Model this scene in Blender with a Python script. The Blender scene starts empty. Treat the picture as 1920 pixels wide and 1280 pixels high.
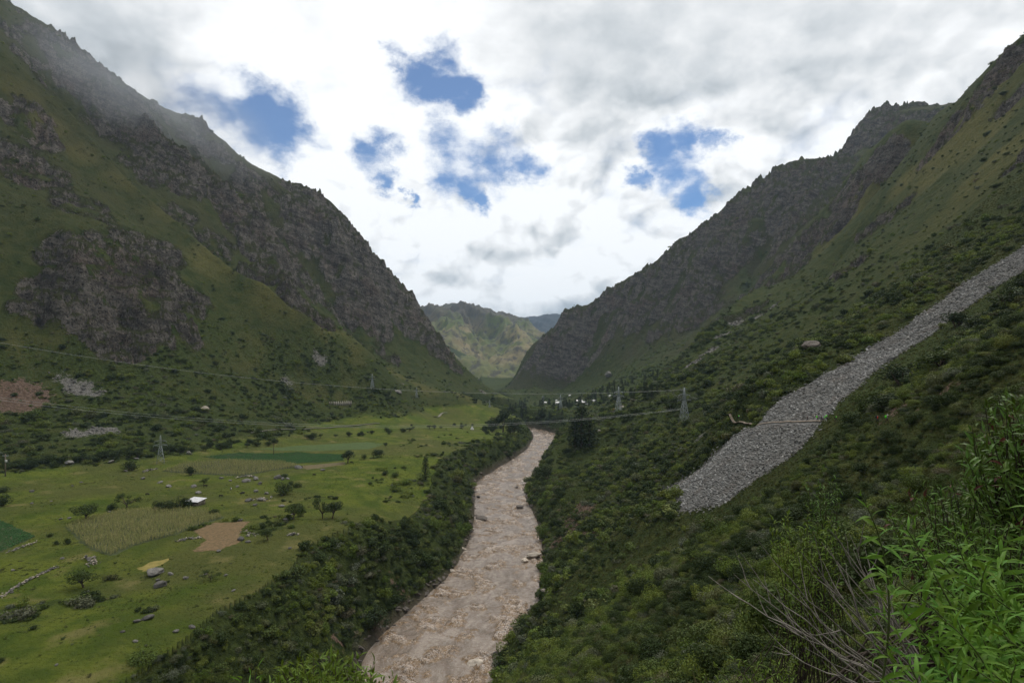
import bpy, bmesh, math, random, time
import numpy as np
from mathutils import Vector, Matrix
T0 = time.time()
random.seed(7)
rng = np.random.default_rng(11)
scene = bpy.context.scene
COL = scene.collection
R = math.radians

# ------------------------------------------------------------------ camera
CAM_Z, FPX, HOR = 105.0, 1067.0, 690.0      # eye height over the river, focal length and horizon row of the photograph
cam_d = bpy.data.cameras.new('camera')
cam = bpy.data.objects.new('camera', cam_d); COL.objects.link(cam)
cam.location = (0, 0, CAM_Z); cam.rotation_euler = (R(90), 0, 0)
cam_d.sensor_width = 36.0; cam_d.lens = 36.0*FPX/1920.0
cam_d.shift_y = (HOR-640.0)/1920.0
cam_d.clip_start = 0.1; cam_d.clip_end = 40000
scene.camera = cam

# ------------------------------------------------------------------ node helper
class NT:
    def __init__(s, tree): s.t = tree; s.t.nodes.clear()
    def n(s, typ, ins=None, **kw):
        nd = s.t.nodes.new(typ)
        for k, v in kw.items(): setattr(nd, k, v)
        if ins:
            for k, v in ins.items():
                sock = nd.inputs[k]
                if hasattr(v, 'is_output') or isinstance(v, bpy.types.NodeSocket): s.t.links.new(v, sock)
                else: sock.default_value = v
        return nd
    def math(s, op, a, b=0.0, c=0.0, clamp=False):
        nd = s.n('ShaderNodeMath', {0: a, 1: b, 2: c}, operation=op, use_clamp=clamp); return nd.outputs[0]
    def vmath(s, op, a, b=(0, 0, 0)):
        nd = s.n('ShaderNodeVectorMath', {0: a, 1: b}, operation=op); return nd.outputs['Value'] if op in ('DOT_PRODUCT', 'LENGTH', 'DISTANCE') else nd.outputs[0]
    def vscale(s, a, f):
        nd = s.n('ShaderNodeVectorMath', {0: a, 'Scale': f}, operation='SCALE'); return nd.outputs[0]
    def ramp(s, f, lo, hi, a=0.0, b=1.0, smooth=True):
        nd = s.n('ShaderNodeMapRange', {0: f, 1: lo, 2: hi, 3: a, 4: b}, interpolation_type='SMOOTHSTEP' if smooth else 'LINEAR'); return nd.outputs[0]
    def mix(s, f, a, b):
        nd = s.n('ShaderNodeMix', data_type='RGBA'); nd.clamp_factor = True
        for sock, v in ((nd.inputs[0], f), (nd.inputs[6], a), (nd.inputs[7], b)):
            if isinstance(v, bpy.types.NodeSocket): s.t.links.new(v, sock)
            else: sock.default_value = (tuple(v)+(1.0,) if isinstance(v, (tuple, list)) and len(v) == 3 else v)
        return nd.outputs[2]
    def noise(s, vec, scale, detail=6.0, rough=0.55, lac=2.0, dist=0.0):
        nd = s.n('ShaderNodeTexNoise', {'Vector': vec, 'Scale': scale, 'Detail': detail, 'Roughness': rough, 'Lacunarity': lac, 'Distortion': dist}); return nd.outputs[0]
    def attr(s, name): return s.n('ShaderNodeAttribute', attribute_name=name)

def srgb(r, g, b):
    return tuple(((c/255)/12.92 if c/255 <= 0.04045 else ((c/255+0.055)/1.055)**2.4) for c in (r, g, b))

# ------------------------------------------------------------------ sky, clouds and sun
SUN_EL, SUN_AZ = R(60), R(28)               # high sun behind thin cloud, ahead and to the right
def sky_dir(px, py):
    return Vector(((px-960)/FPX, 1.0, (HOR-py)/FPX)).normalized()
def build_world():
    w = bpy.data.worlds.new('World'); scene.world = w; w.use_nodes = True
    N = NT(w.node_tree)
    sky = N.n('ShaderNodeTexSky', sky_type='NISHITA', sun_disc=False, sun_elevation=SUN_EL, sun_rotation=SUN_AZ, air_density=1.0, dust_density=0.3, ozone_density=1.6, altitude=2800)
    bg_sky = N.n('ShaderNodeBackground', {0: N.n('ShaderNodeHueSaturation', {'Saturation': 1.22, 'Color': sky.outputs[0]}).outputs[0], 1: 0.085})
    d = N.n('ShaderNodeTexCoord').outputs['Generated']
    d = N.vmath('NORMALIZE', d)
    q = N.vmath('MULTIPLY', d, (1.0, 1.0, 1.35))
    warp = N.n('ShaderNodeTexNoise', {'Vector': q, 'Scale': 3.4, 'Detail': 3.0, 'Roughness': 0.55})
    wv = N.vscale(N.vmath('SUBTRACT', warp.outputs[1], (0.5, 0.5, 0.5)), 0.14)
    wf = N.vscale(N.vmath('SUBTRACT', N.n('ShaderNodeTexNoise', {'Vector': q, 'Scale': 15.0, 'Detail': 6.0, 'Roughness': 0.66}).outputs[1], (0.5, 0.5, 0.5)), 0.115)
    dw = N.vmath('NORMALIZE', N.vmath('ADD', N.vmath('ADD', d, wv), wf))
    q2 = N.vmath('ADD', q, N.vmath('ADD', N.vscale(wv, 0.30), N.vscale(wf, 0.22)))
    def puff(vec):
        tot = None
        for sc, am in ((4.2, 0.52), (9.3, 0.27), (21.0, 0.14), (47.0, 0.07)):
            v = N.math('MULTIPLY', N.math('ABSOLUTE', N.math('SUBTRACT', N.noise(vec, sc, 0.0, 0.5), 0.5)), 2.6*am)
            tot = v if tot is None else N.math('ADD', tot, v)
        return tot
    pf = puff(q2)                                        # heaped cloud
    pf2 = puff(N.vmath('ADD', q2, (-0.015, -0.004, 0.030)))
    wisp = N.noise(N.vmath('MULTIPLY', q2, (1.0, 1.0, 1.6)), 8.0, 9.0, 0.62)
    holes = [(395,218,50),(455,238,50),(520,250,46),(575,262,34),(430,200,30), (812,140,40),(850,178,40),(888,205,26),
             (850,300,40),(905,305,46),(960,305,44),(1010,300,30),(850,345,38),(890,365,32),(915,388,20),(682,308,32),(705,345,20),(755,385,12),
             (1250,305,36),(1235,290,30),(1285,260,34),(1275,345,32),(1340,262,22),(1178,322,20),(745,105,20)]
    acc = None
    for (px, py, r) in holes:
        c = sky_dir(px, py)
        dist = N.n('ShaderNodeVectorMath', {0: dw, 1: tuple(c)}, operation='DISTANCE').outputs['Value']
        ra = r/FPX
        m = N.ramp(dist, ra*2.25, 0.0, 0.0, 1.0)
        acc = m if acc is None else N.math('SMOOTH_MAX', acc, m, 0.15)
    # open-sky breaks elsewhere in the dome, like those in view
    brk = N.noise(q, 2.1, 3.0, 0.5)
    front = N.ramp(N.vmath('DOT_PRODUCT', d, (0, 1, 0.25)), 0.55, 0.75)
    brk = N.math('MULTIPLY', N.ramp(brk, 0.60, 0.72), N.math('SUBTRACT', 1.0, front))
    acc = N.math('MAXIMUM', acc, brk)
    fld = N.math('MULTIPLY_ADD', N.math('MULTIPLY_ADD', acc, 0.6, 0.52), N.math('ADD', N.math('MULTIPLY', N.math('SUBTRACT', 0.36, pf), 1.5), N.math('MULTIPLY', N.math('SUBTRACT', wisp, 0.5), 2.3)), acc)
    hole = N.math('MULTIPLY', N.ramp(fld, 0.26, 1.26), 0.93)
    # light and shade of the cloud: heaped billows low down, smooth grey sheet higher up
    elev = N.n('ShaderNodeSeparateXYZ', {0: d}).outputs[2]
    heap = N.ramp(elev, 0.52, 0.28, 0.15, 1.0)
    relief = N.math('MULTIPLY', N.math('SUBTRACT', pf, pf2), N.math('MULTIPLY', heap, 1.25))
    big = N.noise(q2, 2.4, 5.0, 0.5); md = N.noise(q2, 6.5, 6.0, 0.55)
    lum = N.math('ADD', 0.70, relief)
    lum = N.math('ADD', lum, N.math('MULTIPLY', N.math('SUBTRACT', big, 0.5), 0.55))
    lum = N.math('ADD', lum, N.math('MULTIPLY', N.math('SUBTRACT', md, 0.5), 0.50))
    lum = N.math('ADD', lum, N.math('MULTIPLY', N.math('SUBTRACT', pf, 0.36), N.math('MULTIPLY', heap, 0.50)))
    for (px, py, r, a) in [(1250,60,420,-0.19),(1000,90,200,-0.06),(130,60,380,-0.16),(1650,80,300,-0.03),(620,160,300,0.20),(960,420,260,0.16),(620,330,240,0.15),(1430,240,260,0.12),(930,590,130,-0.22),(1080,580,120,-0.20),(1150,440,220,0.10),(820,480,120,0.10)]:
        dist = N.n('ShaderNodeVectorMath', {0: dw, 1: tuple(sky_dir(px, py))}, operation='DISTANCE').outputs['Value']
        lum = N.math('ADD', lum, N.ramp(dist, r/FPX, 0.0, 0.0, a))
    lum = N.math('ADD', lum, N.math('MULTIPLY', N.ramp(fld, -0.25, 0.45), 0.16))
    lum = N.math('MAXIMUM', lum, 0.36)
    lum = N.math('MINIMUM', lum, 0.84)
    cc = N.mix(N.ramp(lum, 0.35, 0.75), (0.86, 0.94, 1.0), (0.975, 0.99, 1.0))
    bg_cl = N.n('ShaderNodeBackground', {0: cc, 1: lum})
    mx = N.n('ShaderNodeMixShader', {0: hole, 1: bg_cl.outputs[0], 2: bg_sky.outputs[0]})
    N.n('ShaderNodeOutputWorld', {0: mx.outputs[0]})
    w.cycles.sampling_method = 'MANUAL'; w.cycles.sample_map_resolution = 1024
build_world()
sun_d = bpy.data.lights.new('sun', 'SUN'); sun_d.energy = 1.5; sun_d.angle = R(10); sun_d.color = (1.0, 0.955, 0.88)
sun = bpy.data.objects.new('sun', sun_d); COL.objects.link(sun)
sdir = Vector((math.cos(SUN_EL)*math.sin(SUN_AZ), math.cos(SUN_EL)*math.cos(SUN_AZ), math.sin(SUN_EL)))
sun.rotation_euler = sdir.to_track_quat('Z', 'Y').to_euler(); sun.location = (0, 0, 1500)
vs = scene.view_settings
vs.view_transform = 'Standard'; vs.look = 'None'; vs.exposure = 0.45; vs.gamma = 1.0; vs.use_curve_mapping = False
cy = scene.cycles
cy.max_bounces = 5; cy.diffuse_bounces = 2; cy.glossy_bounces = 2; cy.transmission_bounces = 2; cy.volume_bounces = 0; cy.transparent_max_bounces = 6
cy.caustics_reflective = False; cy.caustics_refractive = False

# ------------------------------------------------------------------ object helpers
def tag(o, label=None, cat=None, group=None, kind=None):
    if label: o['label'] = label
    if cat: o['category'] = cat
    if group: o['group'] = group
    if kind: o['kind'] = kind
    return o
def link(name, me, mat=None, parent=None):
    o = bpy.data.objects.new(name, me); COL.objects.link(o)
    if mat is not None and len(me.materials) == 0: me.materials.append(mat)
    if parent is not None: o.parent = parent
    return o
def empty(name, loc=(0, 0, 0), rz=0.0):
    o = bpy.data.objects.new(name, None); COL.objects.link(o); o.location = loc; o.rotation_euler = (0, 0, rz); o.empty_display_size = 0.5; return o
def np_mesh(name, verts, faces, smooth=False, attrs=None):
    """faces: int array (n,3) or (n,4)"""
    verts = np.asarray(verts, dtype=np.float32); faces = np.asarray(faces, dtype=np.int32)
    me = bpy.data.meshes.new(name)
    me.vertices.add(len(verts)); me.vertices.foreach_set('co', verts.ravel())
    k = faces.shape[1] if len(faces) else 0
    if k:
        me.loops.add(faces.size); me.loops.foreach_set('vertex_index', faces.ravel())
        me.polygons.add(len(faces)); me.polygons.foreach_set('loop_start', np.arange(0, faces.size, k, dtype=np.int32))
        try: me.polygons.foreach_set('loop_total', np.full(len(faces), k, dtype=np.int32))
        except Exception: pass
        if smooth: me.polygons.foreach_set('use_smooth', np.ones(len(faces), dtype=bool))
    if attrs:
        for an, arr in attrs.items():
            a = me.attributes.new(an, 'FLOAT', 'POINT'); a.data.foreach_set('value', np.asarray(arr, dtype=np.float32))
    me.update(calc_edges=True)
    return me

# ------------------------------------------------------------------ numpy noise
_perm = rng.permutation(512).astype(np.int32); _perm = np.concatenate([_perm, _perm, _perm])
_g2 = np.stack([np.cos(np.arange(64)*2*np.pi/64), np.sin(np.arange(64)*2*np.pi/64)], 1).astype(np.float32)
def perlin(x, y):
    xi = np.floor(x); yi = np.floor(y); xf = (x-xi).astype(np.float32); yf = (y-yi).astype(np.float32)
    xi = xi.astype(np.int32) & 511; yi = yi.astype(np.int32) & 511
    u = xf*xf*xf*(xf*(xf*6-15)+10); v = yf*yf*yf*(yf*(yf*6-15)+10)
    def g(ix, iy, fx, fy):
        h = _g2[_perm[_perm[ix & 511]+(iy & 511)] & 63]; return h[..., 0]*fx+h[..., 1]*fy
    a = g(xi, yi, xf, yf); b = g(xi+1, yi, xf-1, yf); c = g(xi, yi+1, xf, yf-1); e = g(xi+1, yi+1, xf-1, yf-1)
    return ((a+u*(b-a))+v*((c+u*(e-c))-(a+u*(b-a))))*1.45
def fbm(x, y, wl, octv=4, gain=0.5, ridged=False, lac=2.03):
    s = 0.0; amp = 1.0; tot = 0.0; f = 1.0/wl
    for i in range(octv):
        n = perlin(x*f+17.3*i, y*f-9.1*i)
        if ridged: n = 1.0-2.0*np.abs(n)
        s = s+amp*n; tot += amp; amp *= gain; f *= lac
    return s/tot
def sst(x, a, b):
    t = np.clip((x-a)/(b-a), 0, 1); return t*t*(3-2*t)

# ------------------------------------------------------------------ the lie of the land
def P(px, py, Y): return ((px-960)/FPX*Y, Y, CAM_Z+(HOR-py)/FPX*Y)
def TZ(px, py, z):
    Y = FPX*(CAM_Z-z)/(py-HOR); return ((px-960)/FPX*Y, Y, z)
ctrl = []
# river terrace with the fields
for a in [(0,1280,35),(131,1255,35),(0,1100,36),(250,1100,35),(484,1111,35),(600,1025,34.5),(0,950,37),(300,950,36),(600,950,34),(715,1000,34),(800,890,32),(0,895,39),(300,870,38),
          (500,840,35),(700,840,32),(837,849,30),(935,819,26),(850,805,28),(700,812,31),(640,800,35),(0,880,41),(300,852,41),(600,812,37),(400,1170,35)]:
    ctrl.append(TZ(*a))
# slope over the terrace, spurs and gullies, far ridge
for a in [(0,780,440),(0,690,485),(0,560,540),(0,400,620),(0,250,720),(0,112,800),(0,5,1000),(-150,0,820),(-150,500,520),(-150,800,390),
          (130,240,850),(290,430,800),(400,530,780),(560,610,800),(700,680,850),(850,740,1000),(920,757,1180),
          (150,430,650),(110,560,560),(230,650,560),(300,560,650),(300,700,560),(300,780,500),(500,720,680),(500,790,570),(640,750,750),(700,790,710),(800,770,900),(100,720,500),(120,800,440),
          (200,250,1000),(330,330,1000),(440,420,1000),(520,530,980),(620,620,1000),(750,690,1100),
          (60,35,1050),(130,85,1100),(290,200,1200),(370,225,1250),(420,275,1280),(470,320,1310),(550,355,1350),(600,375,1370),(640,405,1400),(665,435,1410),(690,465,1420),(705,490,1420),(745,530,1420),(790,585,1430),(830,645,1430),(870,690,1400),(910,725,1350),(950,752,1300),
          (600,470,1220),(700,560,1250),(740,640,1250),(800,700,1200),(350,270,1130),(200,170,1060)]:
    ctrl.append(P(*a))
for a in [(60,35,1050),(130,85,1100),(290,200,1200),(420,275,1280),(550,355,1350),(600,375,1370),(690,465,1420),(745,530,1420),(790,585,1430),(830,645,1430),(870,690,1400)]:
    x, y, z = P(*a); ctrl.append((x-40, y+200, max(z-150, 25)))
# the other side: far crags, crag spur, long grass slope
for a in [(960,715,1950),(990,660,1950),(1040,615,1900),(1060,592,1880),(1115,570,1850),(1150,537,1820),(1200,515,1800),(1240,490,1770),(1265,460,1750),(1300,440,1730),(1370,385,1700),(1430,340,1680),(1480,305,1650),(1530,307,1650),(1580,297,1660),(1600,265,1720),(1640,230,1750),(1755,213,1750),
          (1050,700,1750),(1150,650,1600),(1100,720,1600),(1300,560,1500),(1300,620,1350),(1400,480,1450),(1500,400,1450),(1000,735,1700),(1200,690,1350),(1250,700,1100),(1150,720,1150),
          (1640,290,1150),(1600,330,1150),(1560,400,1150),(1500,500,1100),(1420,580,1050),(1330,640,1000),
          (1920,70,700),(1880,110,740),(1830,170,800),(1790,200,850),(1750,225,900),(1690,265,980),(1690,345,960),
          (1900,250,520),(1800,300,650),(1700,380,700),(1600,460,740),(1500,550,740),(1400,620,760),(1300,680,780),(1200,730,800),(1900,400,370),(1700,500,430),(1600,580,440),(1500,640,450),(1400,700,460),(1300,750,470),(1283,790,410),(1200,790,500),(1160,772,570),(1100,785,700),(1051,765,1150),(1080,760,1000),(1120,755,1000),
          (1050,900,420),(1080,850,520),(1060,805,750),(1150,850,480),(1100,960,330),(1200,900,330),(1150,1000,250),(1080,1050,240),(1240,930,235),(1350,850,260),
          (1440,790,215),(1540,787,181),(1650,790,130),(1370,780,260),(1900,490,240),(1700,650,225),(1900,620,170),(1800,700,120),(1750,760,110),(1900,760,70),(1900,900,40),(1700,900,95),(1500,900,140),(1350,950,180),(1300,1050,120),(1500,1050,85),(1700,1050,50),(1150,1150,130),(1050,1200,140),(1000,1180,180),(1010,1110,250),
          (1300,1250,60),(1100,1270,85),(950,1270,140),(960,790,900),(960,760,1500)]:
    ctrl.append(P(*a))
for a in [(1040,615,1900),(1115,570,1850),(1200,515,1800),(1265,460,1750),(1370,385,1700),(1480,305,1650)]:
    x, y, z = P(*a); ctrl.append((x+60, y+220, max(z-140, 30)))
ctrl += [(0,0,103.3),(0,4,101.6),(2.5,3,102.7),(1,8,98.0),(6,10,98.4),(-3,10,95.5),(12,12,101.3),(4.5,5,101.8),(8,7,103),(40,20,104),(10,-10,106),(0,-40,118),(-25,0,70),(-25,60,45),(60,0,122),(150,0,175),(300,100,270),(100,-200,160),(400,-100,350),(600,200,500),(600,-200,470),
         (-300,-100,60),(-300,150,45),(-500,100,120),(-200,-100,38),(-130,0,36),(-700,300,360),(-900,500,620),(-1000,900,800),(-700,-100,330),(-1300,900,900),(-700,2200,380),(0,2300,45),(500,2400,420),(1300,2400,800),(1500,1000,900),(1100,500,800),(-1300,1500,800),
         (-100,1700,30),(-60,1600,28),(-150,2000,34),(-30,1900,30),(80,2150,36),(-250,1850,50),(-220,2300,40),(150,2450,60),(-40,2450,38),(-330,2100,120),(-200,1600,60),(850,1100,440),(950,1350,520),(780,900,440),(850,700,520),(30,1100,26),(60,1350,28)]
ctrl = np.array(ctrl, dtype=np.float64)
def tps_fit(c, lam=0.02):
    s = 300.0; xy = c[:, :2]/s; n = len(c)
    d = np.sqrt(((xy[:, None]-xy[None])**2).sum(2)); K = np.where(d > 0, d*d*np.log(d+1e-12), 0)
    A = np.zeros((n+3, n+3)); A[:n, :n] = K+lam*1e-2*np.eye(n); A[:n, n] = 1; A[:n, n+1:] = xy; A[n, :n] = 1; A[n+1:, :n] = xy.T
    b = np.zeros(n+3); b[:n] = c[:, 2]; return xy, np.linalg.solve(A, b), s
GX0, GY0, GS, GNX, GNY = -1500.0, -320.0, 6.0, 520, 500
def tps_table():
    xy, w, s = tps_fit(ctrl)
    gx = (GX0+GS*np.arange(GNX))/s; gy = (GY0+GS*np.arange(GNY))/s
    out = np.zeros((GNY, GNX))
    for j0 in range(0, GNY, 20):
        Y = gy[j0:j0+20]
        X2, Y2 = np.meshgrid(gx, Y)
        d2 = (X2[..., None]-xy[:, 0])**2+(Y2[..., None]-xy[:, 1])**2
        K = 0.5*d2*np.log(d2+1e-12)
        out[j0:j0+20] = K@w[:len(xy)]+w[len(xy)]+w[len(xy)+1]*X2+w[len(xy)+2]*Y2
    return out.astype(np.float32)
TAB = tps_table()
def base_h(x, y):
    fx = np.clip((np.asarray(x)-GX0)/GS, 1, GNX-3.001); fy = np.clip((np.asarray(y)-GY0)/GS, 1, GNY-3.001)
    ix = fx.astype(np.int32); iy = fy.astype(np.int32); tx = (fx-ix).astype(np.float32); ty = (fy-iy).astype(np.float32)
    def cr(p0, p1, p2, p3, t): return p1+0.5*t*(p2-p0+t*(2*p0-5*p1+4*p2-p3+t*(3*(p1-p2)+p3-p0)))
    rows = [cr(TAB[iy+k, ix-1], TAB[iy+k, ix], TAB[iy+k, ix+1], TAB[iy+k, ix+2], tx) for k in (-1, 0, 1, 2)]
    return cr(*rows, ty)
# river: centre line and half width
RIV = np.array([(-62,-320,22),(-60,-100,22),(-52,60,22),(-40,140,22),(-30,190,23),(-29,213,24),(-15,255,25.5),(-7.5,295,22.5),(-4,373,21.5),(-9.5,467,21),(-9,521,23.5),(6,590,22.5),(34.5,723,18),(50,862,18.5),(46,930,18),(8,1010,18),(-45,1085,18),(-72,1140,20),(-66,1200,20),(-20,1275,18),(42,1370,18),(-5,1550,16),(-75,1780,16),(-120,2050,16),(-180,2600,16)], dtype=np.float64)
def smooth_poly(p, n=8):
    out = []
    for i in range(len(p)-1):
        p0 = p[max(i-1, 0)]; p1 = p[i]; p2 = p[i+1]; p3 = p[min(i+2, len(p)-1)]
        for k in range(n):
            t = k/n; out.append(p1+0.5*t*(p2-p0+t*(2*p0-5*p1+4*p2-p3+t*(3*(p1-p2)+p3-p0))))
    out.append(p[-1]); return np.array(out)
RIVS = smooth_poly(RIV, 6)
def poly_dist(x, y, pl, w=None):
    """distance to a polyline, signed side (+ = right of travel) and interpolated third column"""
    x = np.asarray(x, dtype=np.float32); y = np.asarray(y, dtype=np.float32)
    best = np.full(x.shape, 1e9, np.float32); side = np.zeros(x.shape, np.float32); val = np.zeros(x.shape, np.float32)
    for i in range(len(pl)-1):
        ax, ay = pl[i, 0], pl[i, 1]; bx, by = pl[i+1, 0]-ax, pl[i+1, 1]-ay; L = bx*bx+by*by+1e-9
        t = np.clip(((x-ax)*bx+(y-ay)*by)/L, 0, 1)
        dx = x-ax-t*bx; dy = y-ay-t*by; d = dx*dx+dy*dy
        m = d < best
        best = np.where(m, d, best); side = np.where(m, bx*dy-by*dx, side)
        if pl.shape[1] > 2: val = np.where(m, pl[i, 2]+t*(pl[i+1, 2]-pl[i, 2]), val)
    return np.sqrt(best), np.sign(-side), val
def river_d(x, y):
    d = np.full(np.shape(x), 400.0, np.float32); s = np.ones(np.shape(x), np.float32)
    x = np.asarray(x, dtype=np.float32); y = np.asarray(y, dtype=np.float32)
    m = np.abs(x) < 260
    if m.any():
        dd, ss, hw = poly_dist(x[m], y[m], RIVS); d[m] = dd-hw; s[m] = ss
    return d, s
def seg_px(pts, first=True):
    return pts
# ------------------------------------------------------------------ tables over the valley
def bil(tab, x, y, x0, y0, s):
    ny, nx = tab.shape
    fx = np.clip((np.asarray(x, dtype=np.float32)-x0)/s, 0, nx-1.001); fy = np.clip((np.asarray(y, dtype=np.float32)-y0)/s, 0, ny-1.001)
    ix = fx.astype(np.int32); iy = fy.astype(np.int32); tx = fx-ix; ty = fy-iy
    return (tab[iy, ix]*(1-tx)+tab[iy, ix+1]*tx)*(1-ty)+(tab[iy+1, ix]*(1-tx)+tab[iy+1, ix+1]*tx)*ty
_rx, _ry = np.meshgrid(-300+3.0*np.arange(201), -320+3.0*np.arange(980))
_d, _hs, _hw = poly_dist(_rx, _ry, RIVS); RDT = (_d-_hw).astype(np.float32); RST = _hs.astype(np.float32)
def river_d(x, y):
    d = bil(RDT, x, y, -300, -320, 3.0); s = bil(RST, x, y, -300, -320, 3.0)
    far = np.abs(np.asarray(x)) > 295
    return np.where(far, 400.0, d), np.where(far, np.sign(x), s)
def hit_base(pts):
    """where rays through picture points meet the smooth land"""
    pts = np.asarray(pts, dtype=np.float64); u = (pts[:, 0]-960)/FPX; v = (HOR-pts[:, 1])/FPX
    Y = np.concatenate([np.arange(6, 300, 1.5), np.arange(300, 2500, 4.0)])
    X = u[:, None]*Y; Z = CAM_Z+v[:, None]*Y
    below = base_h(X, np.broadcast_to(Y, X.shape)) > Z
    k = np.where(below.any(1), below.argmax(1), len(Y)-1)
    Yh = Y[k]; return np.stack([u*Yh, Yh, CAM_Z+v*Yh], 1)
def blob_table(blobs):
    """blobs: (px, py, radius in photo pixels, strength)"""
    b = np.array(blobs, dtype=np.float64); h = hit_base(b[:, :2])
    gx, gy = np.meshgrid(GX0+GS*np.arange(GNX), GY0+GS*np.arange(GNY)); out = np.zeros(gx.shape, np.float32)
    for (x, y, z), (px, py, r, a) in zip(h, b):
        rm = r*y/FPX*1.15; k = int(rm*2.2/GS)+2
        i0, j0 = int((x-GX0)/GS), int((y-GY0)/GS); sl = (slice(max(j0-k, 0), j0+k), slice(max(i0-k, 0), i0+k))
        dd = np.sqrt((gx[sl]-x)**2+(gy[sl]-y)**2+(TAB[sl]-z)**2)/rm
        out[sl] = np.maximum(out[sl], a*(1-sst(dd, 0.55, 1.35)))
    return out
ROCK_T = blob_table([(px, py+9, 26, .85) for px, py in ((60,35),(130,85),(200,140),(290,200),(370,225),(420,275),(470,320),(550,355),(600,375),(640,405),(665,435),(690,465),(705,490),(745,530),(790,585),(830,645))]+
    [(px, py+8, 30, 1) for px, py in ((1115,570),(1150,537),(1200,515),(1265,460),(1300,440),(1330,415),(1370,385),(1400,362),(1430,340),(1480,305),(1530,307),(1580,297),(1600,265),(1640,230),(1700,222),(1750,214))]+
    [(300,330,80,.62),(380,360,80,.68),(250,235,80,.6),(180,165,80,.58),(440,370,70,.68),(120,95,70,.55),(560,530,60,.62),(480,530,45,.7),(620,560,55,.7),(330,400,40,.55),(660,640,40,.6),(720,660,36,.6),(30,300,50,.6),(70,270,40,.5),(150,560,90,1),(250,500,80,.9),(330,570,60,.9),(230,650,50,.9),(130,480,50,.7),(330,640,45,.6),(200,610,60,.8),(60,330,60,.6),(160,400,60,.55),(280,480,60,.7),
    (470,440,65,1),(505,510,55,1),(420,390,70,.8),(520,560,40,.9),(340,330,90,.75),(270,270,80,.6),(200,230,70,.55),(400,460,50,.7),(560,600,40,.6),(600,620,35,.5),
    (640,440,60,1),(690,500,70,1),(740,560,60,1),(780,610,55,1),(820,660,40,1),(850,690,25,.9),(600,420,70,.9),(560,470,90,.8),(640,560,60,.9),(700,600,50,.9),(480,360,60,.6),(520,420,70,.7),
    (100,150,70,.5),(240,200,60,.55),(340,260,60,.55),(40,230,50,.6),(30,60,40,.5),(380,300,50,.5),
    (1050,670,70,1),(1000,700,50,1),(1120,605,75,.66),(1220,550,85,.66),(1320,490,95,.68),(1410,430,95,.70),(1350,570,70,.72),(1300,590,50,1),(1500,360,90,1),(1590,280,60,1),(1690,235,50,1),(1440,520,60,.62),(1100,660,50,.5),(1200,610,40,.5),(1180,560,60,.8),(1460,450,80,.62),(1250,620,40,.7),(1060,620,50,.8),
    (1655,305,42,1),(1565,420,50,.9),(1520,470,50,.9),(1580,375,40,.8),(1480,530,45,.8),(1420,590,30,.7),(1380,620,26,.7),(1310,665,24,.6),(1620,340,40,.6),(1340,640,24,.8),
    (1890,120,55,1),(1850,180,40,.8),(1790,235,45,.8),(1900,190,40,.6),(1600,510,34,.8),(1640,420,40,.8),(1680,395,40,.7),(1740,290,28,.7),(1905,315,26,.6),(1570,515,22,.8)])
SOIL_T = blob_table([(30,752,50,1),(383,768,10,.8),(480,758,10,.6),(1700,765,30,.9),(1760,750,40,.8),(1900,620,40,.6),(1090,960,30,.9),(1060,990,26,.8),(1110,1000,30,.5),(710,1050,22,.7),(745,1010,20,.6),(690,1120,28,.5),(640,1100,20,.5),(1035,800,22,1),(1015,806,12,.8),(1040,940,18,.6),(1000,812,10,.6),(1080,1080,22,.4),(1850,700,40,.4),(590,1180,20,.5)])
RUBBLE_T = blob_table([(1905,622,34,1),(1868,640,18,1),(1690,700,14,.8),(150,735,22,1),(110,718,14,1),(180,745,14,.9),(140,815,20,1),(195,810,22,1),(600,700,13,1),(592,690,8,1),(540,728,14,.6),(1300,690,18,1),(1270,710,18,1),(1330,672,16,1),(1355,650,14,.9),(1380,625,18,.8),(1310,826,18,.8),(758,722,6,1),(905,735,8,1),(1420,600,18,.7),(1450,575,14,.7),(1340,905,5,.1)])
DRY_T = blob_table([(40,190,34,1),(90,250,30,1),(150,310,28,.9),(230,370,28,.8),(320,440,34,1),(400,530,44,1),(520,605,46,.9),(640,668,50,.9),(760,710,60,.8),(880,745,40,.8),(1850,200,60,1),(1780,300,80,1),(1700,330,40,1),(1620,380,50,.8),(1560,460,50,.6),(1880,300,80,1),(1780,400,80,.6),(60,640,60,.4),(500,700,70,.4),(600,740,70,.5),(1690,300,40,1),(1850,260,60,1)])
def T6(tab, x, y): return bil(tab, x, y, GX0, GY0, GS)

def fall(x, y):                                         # coordinates across and down the fall line of each valley side
    L = np.asarray(x) < 0
    cs = np.where(L, 0.80, -0.93).astype(np.float32); sn = np.where(L, -0.60, -0.36).astype(np.float32)
    return -sn*x+cs*y, cs*x+sn*y
def line_table(lines):
    """spurs (+) and gullies (-): (points in the photo, height, width)"""
    out = np.zeros((GNY, GNX), np.float32)
    gx, gy = np.meshgrid(GX0+GS*np.arange(GNX), GY0+GS*np.arange(GNY))
    for pts, a, w in lines:
        h = hit_base(pts)[:, :2]
        lo = ((h.min(0)-3*w-[GX0, GY0])/GS).astype(int); hi = ((h.max(0)+3*w-[GX0, GY0])/GS).astype(int)+1
        sl = (slice(max(lo[1], 0), hi[1]), slice(max(lo[0], 0), hi[0]))
        d, _, _ = poly_dist(gx[sl], gy[sl], h)
        ends = np.minimum(1, np.minimum(np.hypot(gx[sl]-h[0, 0], gy[sl]-h[0, 1]), np.hypot(gx[sl]-h[-1, 0], gy[sl]-h[-1, 1]))/(2.0*w))*0.75+0.25
        out[sl] += (a*np.exp(-d/w)*ends).astype(np.float32)
    return out
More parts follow.
